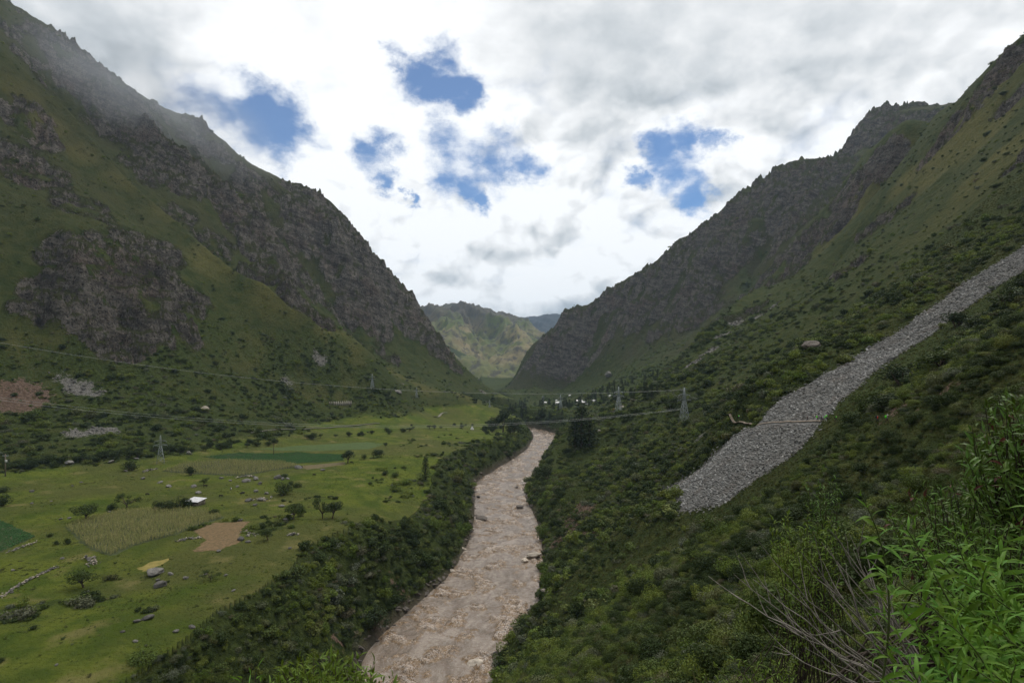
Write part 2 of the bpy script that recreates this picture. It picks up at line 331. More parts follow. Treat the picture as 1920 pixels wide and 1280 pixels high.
SPUR_T = line_table([
    ([(10,120),(70,190),(130,250),(210,345),(290,420),(360,490),(430,550),(520,605),(620,660)], 36, 36),
    ([(30,60),(110,170),(190,280),(260,360),(330,430)], -24, 30),
    ([(200,215),(280,280),(350,335),(420,390),(470,430),(510,500),(540,580),(600,640)], 44, 38),
    ([(340,420),(420,480),(480,560),(560,600)], -26, 30),
    ([(350,240),(430,330),(520,420),(590,500),(650,590),(720,680)], -38, 40),
    ([(560,370),(610,440),(660,520),(720,600),(770,670)], 34, 36),
    ([(120,420),(140,500),(150,600),(180,690)], 22, 22), ([(300,500),(310,580),(320,660)], 18, 20), ([(220,520),(225,600),(230,690)], -18, 18), ([(60,420),(70,540),(80,650)], -10, 26),
    ([(1600,335),(1560,400),(1500,480),(1440,560),(1370,620),(1290,690)], 32, 30),
    ([(1690,330),(1640,390),(1580,450),(1540,500),(1490,560)], -30, 28),
    ([(1475,385),(1440,430),(1410,480),(1395,540),(1330,605)], -62, 46), ([(1340,440),(1325,490),(1300,545),(1265,610)], 42, 42), ([(1530,345),(1510,400),(1480,450),(1450,500)], 40, 40), ([(1290,480),(1275,530),(1235,590),(1190,650)], -36, 40), ([(1230,525),(1210,580),(1165,640)], 34, 40), ([(1160,560),(1125,620),(1085,690)], -34, 40), ([(1090,600),(1060,650),(1030,700)], 26, 40),
    ([(1900,200),(1800,310),(1690,420),(1600,510)], 10, 30), ([(1850,310),(1760,420),(1660,520)], -8, 26), ([(1900,330),(1840,420),(1700,560),(1560,640)], 7, 22)])
PIN = P(1503, 312, 1655)
PEAKS = [(P(px, py, Y), a, w) for px, py, Y, a, w in ((1612,262,1725,30,42),(1640,240,1742,34,42),(1690,228,1750,26,44),(1735,220,1752,20,40),(1562,306,1655,-9,30))]
def H(x, y, full=False):
    x = np.asarray(x, dtype=np.float32); y = np.asarray(y, dtype=np.float32)
    b = base_h(x, y)
    rk = T6(ROCK_T, x, y)
    wob = fbm(x, y, 60, 4)
    rk = np.clip(rk*(0.92+1.15*wob+0.9*fbm(x+70, y, 24, 4, 0.6)), 0, 1)
    rk = np.clip(rk*(1+0.016*np.clip(T6(SPUR_T, x, y), -70, 25))+0.006*np.clip(T6(SPUR_T, x, y), 0, 40)*(rk > 0.05), 0, 1)
    pk = sum(a*np.exp(-((x-p[0])**2+(y-p[1])**2)/(w*w)) for p, a, w in PEAKS)
    rk = np.maximum(rk, np.clip(pk/18, 0, 1)*(0.8+0.4*wob))
    rock = sst(rk, 0.22, 0.62)
    hill = sst(b, 48, 130)*sst(np.hypot(x, y), 70, 220)
    far = sst(y, 500, 1300)
    ac, dn = fall(x, y)
    wx = x+18*fbm(x, y, 90, 3); wy = y+18*fbm(x+300, y, 90, 3)
    rib = fbm(ac+20*wob, dn*0.28, 120, 4, 0.5, True)
    b0 = b; b = b+T6(SPUR_T, x, y)
    h = b+hill*(1-0.4*rock)*(5+7*far)*rib
    big = fbm(wx, wy, 150, 4, 0.5, True)
    ac2, dn2 = fall(wx, wy)
    rm = fbm(ac2, dn2*0.45, 46, 5, 0.55, True)
    crag = fbm(wx*1.3, wy*1.3, 24, 4, 0.6, True)
    ac3, dn3 = fall(wx*1.0+60*wob, wy)
    butt = fbm(ac3, dn3*0.22, 75, 3, 0.5, True)
    h = h+rock*hill*((12+11*far)*big+(8+5*far)*butt-(16+8*far)*rm-(10.0+3*far)*crag+far*6.5*np.maximum(0, fbm(x+800, y, 34, 4, 0.55, True)-0.05)+(4+7*far)*fbm(x+9, y, 34, 5, 0.62))
    st = h/13.0+0.35*fbm(x, y, 45, 3); stf = st-np.floor(st)
    h = h+rock*hill*3.6*(sst(stf, 0.3, 0.7)-stf)*2.0*np.clip(0.6+1.5*wob, 0, 1)
    h = h+T6(SOIL_T, x, y)*2.2*fbm(x, y, 11, 4, 0.55, True)+T6(RUBBLE_T, x, y)*1.0*fbm(x, y, 5, 3, 0.6)
    rough = fbm(x, y, 14, 5, 0.55)
    h = h+rough*(0.25+0.9*hill+3.0*rock*hill)+hill*far*3.4*fbm(x, y+500, 26, 4, 0.62)
    h = h+0.55*fbm(x, y, 38, 2)*(1-hill)
    g = np.hypot(x-PIN[0], (y-PIN[1])*0.7)
    h = h+16*np.exp(-(g/6.5)**2)+pk
    d, s = river_d(x, y)
    left = s < 0
    w = np.where(left, 27-8*sst(y, 420, 620), 24-4*sst(y, 400, 700))
    w = w*(1+0.25*fbm(x, y, 40, 2))
    t = np.clip((d+1.0)/w, 0, 1)
    bank = t**1.05*(3-2*t)/(1.0) if False else t*(1.35-0.35*t)
    hb = -1.6+(h+1.6)*bank+np.where(d > 0, t*(1-t)*9*fbm(x, y, 22, 4, 0.55, True), 0)
    near = sst(np.hypot(x, y), 4, 30)
    out = np.where(t < 1, hb, h)
    out = out*near+(1-near)*b0
    if full: return out, rock, d, s, t, hill, wob
    return out
def hit(px, py):
    """where the ray through a picture point meets the finished land"""
    u = (px-960)/FPX; v = (HOR-py)/FPX
    Y = np.concatenate([np.arange(3, 60, 0.25), np.arange(60, 400, 0.7), np.arange(400, 2500, 2.0)]).astype(np.float32)
    hh = H(u*Y, Y); b = hh > CAM_Z+v*Y
    k = int(b.argmax()) if b.any() else len(Y)-1
    y = float(Y[k]); x = float(u*y); return Vector((x, y, float(H(np.array([x]), np.array([y]))[0])))
def Hz(x, y): return float(H(np.array([x]), np.array([y]))[0])
def in_poly(x, y, pl):
    c = np.zeros(np.shape(x), bool); j = len(pl)-1
    for i in range(len(pl)):
        xi, yi = pl[i][0], pl[i][1]; xj, yj = pl[j][0], pl[j][1]
        c ^= ((yi > y) != (yj > y)) & (x < (xj-xi)*(y-yi)/(yj-yi+1e-9)+xi); j = i
    return c
SCREE_PX = [(1885,492),(1805,541),(1730,593),(1655,643),(1578,690),(1512,728),(1450,765),(1415,802),(1340,852),(1275,905),(1232,925),(1275,958),(1352,948),(1415,908),(1476,868),(1524,824),(1546,793),(1596,748),(1648,703),(1722,653),(1774,612),(1832,573),(1892,534),(1955,502),(1950,450)]
SCREE = [tuple(p[:2]) for p in hit_base(SCREE_PX)]
SCREE_EDGE = [tuple(p[:2]) for p in hit_base([(1225,925),(1290,985),(1372,972),(1440,930),(1500,888),(1545,846),(1574,815),(1628,770),(1682,727),(1756,678),(1806,636),(1862,596),(1920,556),(1990,520),(1952,490),(1903,522),(1736,642),(1606,734),(1500,812),(1352,925)])]
TRAIL_PX = [(1372,783),(1392,793),(1420,798),(1460,793),(1500,792),(1540,791),(1580,794),(1620,796),(1660,793)]

def scrub_density(x, y, b, rock, d, s, t, hill, wob):
    """how densely bushes cover the ground"""
    n = fbm(x+500, y, 55, 4); n2 = fbm(x, y+900, 16, 3)
    right = (s > 0) & (d > 4)
    sl = np.where(right, 1.0, 0.0)*(1-sst(b, 110, 260)*0.85)*(1-sst(y, 900, 1600)*0.4)
    bankz = np.where((t < 1) & (d > 1), 1.0, 0.0)*np.where(y < 1300, 1, 0.4)
    talus = np.where((s < 0) & (b > 38.5), 1.0, 0.0)*sst(b, 38.5, 41)*(1-sst(b, 75, 190)*0.8)*(1-sst(y, 700, 1100)*0.5)
    edge = np.where((s < 0) & (t >= 1) & (b <= 42), 1.0, 0.0)*np.maximum((1-sst(d, 26, 66))*0.62*sst(n+0.7*n2, -0.05, 0.40), (1-sst(d, 75, np.where(y < 270, 150, 115)))*np.where(y < 270, 0.6, 0.4)*sst(n+0.9*n2, np.where(y < 260, -0.02, 0.12), 0.5))
    mount = hill*(0.26+0.55*sst(-T6(SPUR_T, x, y), 8, 40))
    k = np.maximum.reduce([sl*np.clip(0.62+1.2*n+0.75*n2, 0.10+0.25*(1-sst(y, 120, 260)), 1), bankz*np.clip(0.95+0.5*n, 0, 1)*(1-0.45*sst(t, 0.72, 0.98)), talus*np.clip(0.62+1.2*n+0.5*n2, 0, 1), edge, mount*np.clip(0.5+2*n, 0, 1)])
    k = k*(1-0.7*rock)
    return np.clip(k, 0, 1)

def terrain_attrs(x, y):
    z, rock, d, s, t, hill, wob = H(x, y, True)
    b = base_h(x, y)
    scr = scrub_density(x, y, b, rock, d, s, t, hill, wob)
    dry = np.clip(T6(DRY_T, x, y)*(1+0.7*wob), 0, 1)
    soil = np.clip(T6(SOIL_T, x, y)*(1.0+1.2*fbm(x, y, 9, 3)), 0, 1)
    rub = np.clip(T6(RUBBLE_T, x, y)*(1.0+0.9*fbm(x, y, 12, 3)), 0, 1)
    sx0, sx1 = min(p[0] for p in SCREE), max(p[0] for p in SCREE); sy0, sy1 = min(p[1] for p in SCREE), max(p[1] for p in SCREE)
    m = (x > sx0) & (x < sx1) & (y > sy0) & (y < sy1)
    if m.any():
        ins = in_poly(x[m]+2.0*fbm(x[m], y[m], 9, 2), y[m]+2.0*fbm(x[m], y[m]+77, 9, 2), SCREE)
        rm = rub[m]; rm[ins] = 1.0; rub[m] = rm; sm = scr[m]; sm[ins] = 0; scr[m] = sm
    brown = np.where(x > 0, sst(y, 1080, 1380)*sst(b, 70, 170), sst(b, 170, 330)*(0.55+0.45*sst(y, 800, 1150)))*hill*np.clip(0.75+0.8*wob, 0, 1)  # brown grass of far and upper slopes, with cloud shadow painted in
    terr = np.where((s < 0) & (t >= 1), 1-sst(b, 40, 46), 0.0)*(1-hill)*sst(y, -50, 60)
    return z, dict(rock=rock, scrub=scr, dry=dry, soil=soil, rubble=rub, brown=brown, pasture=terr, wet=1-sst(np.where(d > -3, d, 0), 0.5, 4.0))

# ------------------------------------------------------------------ land material
def land_material():
    m = bpy.data.materials.new('land'); m.use_nodes = True; N = NT(m.node_tree)
    pos = N.n('ShaderNodeNewGeometry').outputs['Position']
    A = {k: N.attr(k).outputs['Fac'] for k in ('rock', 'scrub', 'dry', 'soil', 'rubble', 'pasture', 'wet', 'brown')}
    nz = N.n('ShaderNodeNewGeometry').outputs['Normal']
    nzz = N.n('ShaderNodeSeparateXYZ', {0: nz}).outputs[2]
    n_big = N.noise(pos, 0.012, 5, 0.6); n_mid = N.noise(pos, 0.07, 6, 0.62); n_sm = N.noise(pos, 0.45, 6, 0.65); n_f = N.noise(pos, 1.7, 4, 0.7)
    # grass
    g1 = N.mix(N.ramp(n_mid, 0.36, 0.64), (0.029, 0.041, 0.010), (0.056, 0.061, 0.018))
    g1 = N.mix(N.math('MULTIPLY', A['dry'], N.ramp(n_big, 0.3, 0.6, 0.5, 1.0)), g1, (0.099, 0.092, 0.029))
    g1 = N.mix(N.ramp(n_sm, 0.45, 0.68, 0, 0.65), g1, (0.024, 0.037, 0.012))
    g1 = N.mix(N.math('MULTIPLY', A['brown'], 0.82), g1, N.mix(N.ramp(n_sm, 0.38, 0.62), (0.030, 0.030, 0.016), (0.066, 0.058, 0.030)))  # brown vegetation, its colour darkened for cloud shadow as well
    past = N.mix(N.ramp(n_mid, 0.38, 0.62), (0.055, 0.082, 0.012), (0.105, 0.126, 0.020))
    past = N.mix(N.ramp(n_big, 0.42, 0.62, 0, 0.75), past, (0.082, 0.084, 0.027))
    past = N.mix(N.ramp(n_sm, 0.5, 0.72, 0, 0.6), past, (0.052, 0.074, 0.016))
    past = N.mix(N.ramp(N.noise(N.vmath('ADD', pos, (91, 3, 0)), 0.055, 4, 0.6), 0.56, 0.70, 0, 0.7), past, (0.173, 0.152, 0.058))
    col = N.mix(A['pasture'], g1, past)
    # bushy ground
    sc = N.mix(N.ramp(n_sm, 0.35, 0.65), (0.020, 0.030, 0.008), (0.055, 0.072, 0.020))
    sfac = N.ramp(N.math('ADD', A['scrub'], N.math('MULTIPLY', N.math('SUBTRACT', n_sm, 0.5), 1.6)), 0.28, 0.62)
    col = N.mix(N.math('MULTIPLY', sfac, 0.9), col, sc)
    # soil, rubble
    so = N.mix(N.ramp(n_sm, 0.35, 0.65), (0.085, 0.056, 0.040), (0.185, 0.130, 0.098))
    so = N.mix(N.ramp(n_f, 0.4, 0.7), so, (0.07, 0.045, 0.03))
    col = N.mix(N.ramp(N.math('ADD', A['soil'], N.math('MULTIPLY', N.math('SUBTRACT', n_sm, 0.5), 2.2)), 0.40, 0.68), col, so)
    # rock
    vr = N.n('ShaderNodeTexVoronoi', {'Vector': N.vmath('ADD', pos, N.vscale(N.n('ShaderNodeTexNoise', {'Vector': pos, 'Scale': 0.2}).outputs[1], 6.0)), 'Scale': 0.16}, feature='F1')
    vc = N.n('ShaderNodeSeparateXYZ', {0: vr.outputs['Color']}).outputs[0]
    ro = N.mix(N.ramp(n_mid, 0.35, 0.65), (0.084, 0.074, 0.062), (0.189, 0.170, 0.146))
    ro = N.mix(N.ramp(vc, 0.55, 1.0, 0, 0.5), ro, (0.250, 0.227, 0.192))
    ro = N.mix(N.ramp(n_big, 0.50, 0.68, 0, 0.5), ro, (0.155, 0.105, 0.081))
    ro = N.mix(N.ramp(N.math('ADD', N.math('MULTIPLY', n_f, 0.5), N.math('MULTIPLY', n_sm, 0.5)), 0.54, 0.66, 0, 0.85), ro, (0.34, 0.315, 0.27))  # pale highlights on the rock, painted in as colour
    ro = N.mix(N.ramp(n_sm, 0.50, 0.36, 0, 0.95), ro, (0.020, 0.018, 0.016))  # shade of the cracks painted dark into the rock colour
    sx = N.n('ShaderNodeSeparateXYZ', {0: pos}); tilt = N.math('ADD', N.math('ADD', sx.outputs[2], N.math('MULTIPLY', sx.outputs[0], 0.38)), N.math('MULTIPLY', n_mid, 22.0))
    strata = N.noise(N.n('ShaderNodeCombineXYZ', {0: N.math('MULTIPLY', sx.outputs[0], 0.02), 1: N.math('MULTIPLY', sx.outputs[1], 0.02), 2: N.math('MULTIPLY', tilt, 0.16)}).outputs[0], 1.0, 4, 0.7)
    ro = N.mix(N.ramp(strata, 0.52, 0.40, 0, 0.65), ro, (0.038, 0.033, 0.029)); ro = N.mix(N.ramp(strata, 0.56, 0.68, 0, 0.45), ro, (0.27, 0.235, 0.195))
    ledge = N.ramp(N.math('ADD', nzz, N.math('ADD', N.math('MULTIPLY', N.math('SUBTRACT', n_sm, 0.5), 0.7), N.math('MULTIPLY', N.math('SUBTRACT', n_mid, 0.5), 0.5))), 0.60, 0.74)
    ro = N.mix(N.math('MULTIPLY', ledge, 0.9), ro, N.mix(n_mid, (0.030, 0.040, 0.012), (0.064, 0.066, 0.022)))
    rf = N.ramp(N.math('ADD', A['rock'], N.math('ADD', N.math('MULTIPLY', N.math('SUBTRACT', n_sm, 0.5), 1.7), N.math('MULTIPLY', N.math('SUBTRACT', n_mid, 0.5), 1.8))), 0.36, 0.58)
    col = N.mix(rf, col, ro)
    # isolated stones showing through the turf of the slopes
    st = N.math('MULTIPLY', N.ramp(N.noise(N.vmath('ADD', pos, (7, 70, 700)), 0.62, 3, 0.7), 0.70, 0.76), N.math('SUBTRACT', 1.0, A['pasture']))
    col = N.mix(N.math('MULTIPLY', st, 0.8), col, (0.17, 0.155, 0.13))
    ru = N.mix(N.ramp(n_f, 0.35, 0.65), (0.060, 0.056, 0.050), (0.235, 0.222, 0.20))
    col = N.mix(N.ramp(N.math('ADD', A['rubble'], N.math('MULTIPLY', N.math('SUBTRACT', n_sm, 0.5), 2.4)), 0.50, 0.72), col, ru)
    col = N.mix(N.math('MULTIPLY', A['wet'], 0.8), col, (0.095, 0.078, 0.060))
    crack = N.math('ABSOLUTE', N.math('SUBTRACT', N.noise(N.vmath('MULTIPLY', pos, (1.0, 1.0, 0.45)), 0.13, 7, 0.65, dist=0.6), 0.5))
    bh = N.math('ADD', N.math('MULTIPLY', n_sm, 2.2), N.math('MULTIPLY', n_f, 0.5))
    bh = N.math('ADD', bh, N.math('MULTIPLY', rf, N.math('MULTIPLY', N.math('MINIMUM', crack, 0.22), 26.0)))
    bh = N.math('ADD', bh, N.math('MULTIPLY', n_mid, N.math('MULTIPLY', N.math('SUBTRACT', 1.0, A['pasture']), 5.0)))
    bmp = N.n('ShaderNodeBump', {'Strength': 1.0, 'Distance': 1.0, 'Height': bh})
    b = N.n('ShaderNodeBsdfPrincipled', {'Base Color': col, 'Roughness': 0.95, 'Specular IOR Level': 0.05, 'Normal': bmp.outputs[0]})
    N.n('ShaderNodeOutputMaterial', {0: b.outputs[0]})
    return m
LAND = land_material()

def build_land():
    rows = [3.0]
    while rows[-1] < 2560:
        y = rows[-1]; k = 0.017 if y < 60 else (0.0105 if y < 280 else (0.0036 if y < 1750 else 0.006)); rows.append(y*(1+k))
    rows = np.array(rows); nc = 1100
    us = np.linspace(-1.18, 1.18, nc)
    Yg, Ug = np.meshgrid(rows, us, indexing='ij'); Xg = Ug*Yg
    x = Xg.ravel(); y = Yg.ravel()
    z, at = terrain_attrs(x, y)
    b = base_h(x, y); d, s = river_d(x, y)
    V = np.stack([x, y, z], 1); nr = len(rows)
    idx = np.arange(nr*nc).reshape(nr, nc)
    F = np.stack([idx[:-1, :-1], idx[:-1, 1:], idx[1:, 1:], idx[1:, :-1]], -1).reshape(-1, 4)
    fx = x[F[:, 0]]; fy = y[F[:, 0]]; fb = b[F[:, 0]]; fd = d[F[:, 0]]; fs = s[F[:, 0]]
    riv = (fd < -6)
    left = (fs < 0) & (fb > 41.5) & ~riv & (fx < 0)
    right = (fx > 0) & (fs > 0) & (fd > 20) & ((fb > 45) | (fy > 1300))
    for nm, msk, lab in (('mountain_left', left, 'steep grass and rock mountain slope rising behind the fields'), ('mountain_right', right, 'steep scrub and rock mountain slope crossed by the grey scree'), ('ground', ~left & ~right & ~riv, 'valley floor with pasture terrace and bushy river banks')):
        f = F[msk]; used, inv = np.unique(f, return_inverse=True); f = inv.reshape(-1, 4)
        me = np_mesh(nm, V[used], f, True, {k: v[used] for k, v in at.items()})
        tag(link(nm, me, LAND), lab, 'land' if nm == 'ground' else 'mountain', None, 'structure')
    # coarse land beside and behind the camera
    gx, gy = np.meshgrid(np.arange(-1480, 1590, 30.0), np.arange(-310, 2600, 30.0)); x = gx.ravel(); y = gy.ravel()
    z, at = terrain_attrs(x, y)
    n2, n1 = gx.shape; idx = np.arange(n1*n2).reshape(n2, n1)
    F = np.stack([idx[:-1, :-1], idx[:-1, 1:], idx[1:, 1:], idx[1:, :-1]], -1).reshape(-1, 4)
    inside = (np.abs(x) < y*1.165) & (y > 5)
    keep = ~inside[F].all(1)
    z = np.where((np.abs(x) < y*1.18+60) & (y > -40), z-2.5, z)
    z = np.where((np.hypot(x, y) < 60), z-8.0, z)
    f = F[keep]; used, inv = np.unique(f, return_inverse=True)
    V = np.stack([x, y, z], 1)
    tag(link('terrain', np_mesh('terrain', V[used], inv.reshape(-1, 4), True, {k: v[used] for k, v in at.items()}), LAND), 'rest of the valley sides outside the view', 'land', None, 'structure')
    return V
build_land()

# ------------------------------------------------------------------ river
def build_river():
    m = bpy.data.materials.new('muddy_water'); m.use_nodes = True; N = NT(m.node_tree)
    uv = N.attr('flow_u').outputs['Fac']; vv = N.attr('flow_v').outputs['Fac']; crest = N.attr('crest').outputs['Fac']
    pos = N.n('ShaderNodeNewGeometry').outputs['Position']
    fl = N.n('ShaderNodeCombineXYZ', {0: uv, 1: N.math('MULTIPLY', vv, 0.45)}).outputs[0]
    env = N.attr('churn').outputs['Fac']
    n1 = N.noise(fl, 0.13, 5, 0.6, dist=1.0); n2 = N.noise(pos, 0.62, 7, 0.70, dist=0.6); n3 = N.noise(pos, 2.2, 5, 0.72, dist=0.5)
    fs = N.n('ShaderNodeCombineXYZ', {0: uv, 1: N.math('MULTIPLY', vv, 0.8)}).outputs[0]
    chop = N.noise(N.n('ShaderNodeCombineXYZ', {0: N.math('MULTIPLY', uv, 0.55), 1: vv}).outputs[0], 0.55, 7, 0.70, dist=0.5)
    def thread(sc, wd):
        q = N.math('ABSOLUTE', N.math('SUBTRACT', N.noise(fs, sc, 5, 0.62, dist=1.4), 0.5)); return N.ramp(q, wd, 0.0)
    col = N.mix(N.ramp(n1, 0.34, 0.66), (0.125, 0.096, 0.070), (0.275, 0.228, 0.186))
    col = N.mix(N.ramp(chop, 0.56, 0.38, 0, 0.65), col, (0.150, 0.106, 0.076))
    lf = N.math('ADD', env, N.math('ADD', N.math('MULTIPLY', N.math('SUBTRACT', n2, 0.5), 1.6), N.math('MULTIPLY', N.math('SUBTRACT', crest, 0.5), 0.8)))
    lump = N.ramp(lf, 0.36, 0.70)
    br = N.mix(N.ramp(N.math('ADD', N.math('MULTIPLY', n2, 0.7), N.math('MULTIPLY', n3, 0.3)), 0.40, 0.60), (0.055, 0.032, 0.014), (0.205, 0.128, 0.060))
    br = N.mix(N.ramp(chop, 0.52, 0.68, 0, 0.5), br, (0.30, 0.215, 0.145))
    col = N.mix(lump, col, br)
    foam = N.math('MAXIMUM', thread(0.28, 0.020), N.math('MULTIPLY', thread(0.75, 0.026), 0.7))
    foam = N.math('MULTIPLY', N.math('MULTIPLY', foam, N.ramp(n3, 0.30, 0.55)), N.math('ADD', 0.26, N.math('MULTIPLY', env, 0.34)))
    cap = N.math('MULTIPLY', N.ramp(N.math('ADD', crest, N.math('MULTIPLY', N.math('SUBTRACT', n3, 0.5), 1.4)), 0.72, 1.0), N.math('MULTIPLY', N.ramp(env, 0.4, 0.9), 0.45))
    foam = N.math('MAXIMUM', foam, cap)
    col = N.mix(foam, col, (0.68, 0.62, 0.57))
    bh = N.math('ADD', N.math('MULTIPLY', chop, 1.0), N.math('MULTIPLY', n2, 0.5))
    bmp = N.n('ShaderNodeBump', {'Strength': 0.8, 'Distance': 0.7, 'Height': bh})
    b = N.n('ShaderNodeBsdfPrincipled', {'Base Color': col, 'Roughness': N.ramp(foam, 0, 1, 0.14, 0.7), 'IOR': 1.33, 'Specular IOR Level': 0.38, 'Normal': bmp.outputs[0]})
    N.n('ShaderNodeOutputMaterial', {0: b.outputs[0]})
    pl = RIVS; seg = np.hypot(np.diff(pl[:, 0]), np.diff(pl[:, 1])); S = np.concatenate([[0], np.cumsum(seg)])
    i0 = int(np.searchsorted(pl[:, 1], 40)); s0 = S[i0]; i1 = int(np.argmin(np.abs(pl[:, 1]-900)))
    ss = np.concatenate([np.arange(0, s0, 8.0), np.arange(s0, S[i1], 0.75), np.arange(S[i1], S[-1], 3.0)])
    cx = np.interp(ss, S, pl[:, 0]); cyy = np.interp(ss, S, pl[:, 1]); hw = np.interp(ss, S, pl[:, 2])
    tx = np.gradient(cx, ss); ty = np.gradient(cyy, ss); k = 9; ker = np.ones(k)/k
    tx = np.convolve(np.pad(tx, 4, 'edge'), ker, 'valid'); ty = np.convolve(np.pad(ty, 4, 'edge'), ker, 'valid'); L = np.hypot(tx, ty); tx /= L; ty /= L
    nt = 90; tt = np.linspace(-1, 1, nt)
    off = tt[None]*(hw[:, None]+3.0)
    X = cx[:, None]+ty[:, None]*off; Y = cyy[:, None]-tx[:, None]*off
    u = off; v = np.broadcast_to(ss[:, None], u.shape)
    # standing waves and holes: trains across the current that come and go
    env = sst(fbm(u+40, v*0.9, 13, 3), -0.12, 0.32)*sst(1-np.abs(tt)[None], 0.02, 0.25)
    tr = fbm(u*0.5+2*fbm(u, v, 9, 2), v, 5.2, 3, 0.5, True)
    z = env*1.9*tr+0.32*fbm(u, v, 3.2, 3)*(0.4+env)+0.4*fbm(u, v, 30, 2)*0.6
    crest = np.clip(0.5+0.5*tr, 0, 1)
    V = np.stack([X, Y, z], -1).reshape(-1, 3); nr = len(ss); idx = np.arange(nr*nt).reshape(nr, nt)
    F = np.stack([idx[:-1, :-1], idx[:-1, 1:], idx[1:, 1:], idx[1:, :-1]], -1).reshape(-1, 4)
    me = np_mesh('river', V, F, True, dict(flow_u=u.ravel(), flow_v=v.ravel(), crest=crest.ravel(), churn=env.ravel()))
    tag(link('river', me, m), 'muddy brown river with rapids winding down the valley', 'river', None, 'structure')
build_river()

# ------------------------------------------------------------------ mountains closing the valley
def far_material(name, tan, green, rockc):
    m = bpy.data.materials.new(name); m.use_nodes = True; N = NT(m.node_tree)
    pos = N.n('ShaderNodeNewGeometry').outputs['Position']; z = N.n('ShaderNodeSeparateXYZ', {0: pos}).outputs[2]
    nb = N.noise(pos, 0.004, 6, 0.6); ns = N.noise(pos, 0.022, 7, 0.65)
    c = N.mix(N.ramp(nb, 0.38, 0.62), green, tan)
    c = N.mix(N.ramp(N.math('ADD', z, N.math('MULTIPLY', N.math('SUBTRACT', nb, 0.5), 500)), 300, 60, 0, 0.75), c, green)
    c = N.mix(N.ramp(ns, 0.48, 0.62, 0, 0.9), c, rockc)
    c = N.mix(N.ramp(N.math('ADD', z, N.math('MULTIPLY', N.math('SUBTRACT', nb, 0.5), 420)), 330, 520, 0, 0.8), c, rockc)
    b = N.n('ShaderNodeBsdfPrincipled', {'Base Color': c, 'Roughness': 0.95, 'Specular IOR Level': 0.1})
    N.n('ShaderNodeOutputMaterial', {0: b.outputs[0]}); return m
def far_mountain(name, label, pts, Y0, depth, foot, wl, amp, mat, nx=260, ny=150):
    """pts: ridge line (px, py) in the photograph at distance Y0; a ridge with ribs running down to its foot in front"""
    px = np.array([p[0] for p in pts], float); rz = np.array([CAM_Z+(HOR-p[1])/FPX*Y0 for p in pts]); rx = (px-960)/FPX*Y0
    X = np.linspace(rx[0], rx[-1], nx); T = np.linspace(0, 1, ny)
    Xg, Tg = np.meshgrid(X, T); top = np.interp(Xg, rx, rz)
    prof = np.where(Tg < 0.7, (Tg/0.7)**1.15, 1-0.8*((Tg-0.7)/0.3))
    Yg = Y0-depth*(0.7-Tg)/0.7
    wv = fbm(Xg, Yg, wl*1.5, 3)
    ribs = fbm(Xg+0.35*(Yg-Y0)+wl*0.5*wv, Yg*0.25, wl, 5, 0.55, True)
    Z = foot+(top-foot)*prof+ribs*amp*np.sin(np.pi*np.clip(Tg/0.72, 0, 1))**0.7*np.clip((top-foot)/400, 0.2, 1)+amp*0.12*fbm(Xg, Yg, wl*0.12, 3)
    idx = np.arange(nx*ny).reshape(ny, nx)
    F = np.stack([idx[:-1, :-1], idx[:-1, 1:], idx[1:, 1:], idx[1:, :-1]], -1).reshape(-1, 4)
    me = np_mesh(name, np.stack([Xg, Yg, Z], -1).reshape(-1, 3), F, False)
    return tag(link(name, me, mat), label, 'mountain', None, 'structure')
FM = far_material('far_slope', (0.200, 0.165, 0.092), (0.092, 0.112, 0.040), (0.062, 0.058, 0.052))
far_mountain('mountain', 'tan and green peak closing the end of the valley under cloud', [(620,660),(700,640),(760,612),(810,590),(845,579),(880,574),(915,580),(945,588),(985,612),(1010,634),(1040,662),(1090,700),(1180,705)], 4600, 2000, 30, 420, 230, FM, 340, 220)
FB = far_material('far_blue_slope', (0.035, 0.042, 0.040), (0.028, 0.036, 0.030), (0.026, 0.028, 0.030))
far_mountain('mountain', 'dark blue ridge behind the far peak half in cloud', [(600,560),(760,575),(900,590),(985,598),(1020,592),(1060,590),(1110,585),(1200,575),(1400,590)], 8200, 2500, 30, 700, 200, FB)
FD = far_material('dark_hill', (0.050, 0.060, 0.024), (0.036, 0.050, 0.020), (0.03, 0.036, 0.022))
far_mountain('hill', 'dark green hill in front of the far peak', [(560,500),(700,560),(780,612),(840,648),(880,668),(915,690),(945,712),(975,735),(1020,760)], 2950, 350, 15, 160, 25, FD, 220, 120)
far_mountain('hill', 'bright green meadow strip at the foot of the far peak', [(800,700),(860,690),(910,678),(950,690),(1000,720),(1050,735)], 3500, 300, 10, 300, 6, far_material('meadow', (0.17, 0.21, 0.05), (0.15, 0.20, 0.045), (0.12, 0.15, 0.04)), 80, 30)
# floor of the valley beyond
gx, gy = np.meshgrid(np.linspace(-9000, 9000, 40), np.linspace(2540, 12500, 24)); idx = np.arange(gx.size).reshape(gx.shape)
F = np.stack([idx[:-1, :-1], idx[:-1, 1:], idx[1:, 1:], idx[1:, :-1]], -1).reshape(-1, 4)
tag(link('plain', np_mesh('plain', np.stack([gx, gy, 8+60*fbm(gx, gy, 2500, 3)-0.004*np.abs(gx)], -1).reshape(-1, 3), F, True), FM), 'far valley floor beyond the gorge', 'land', None, 'structure')

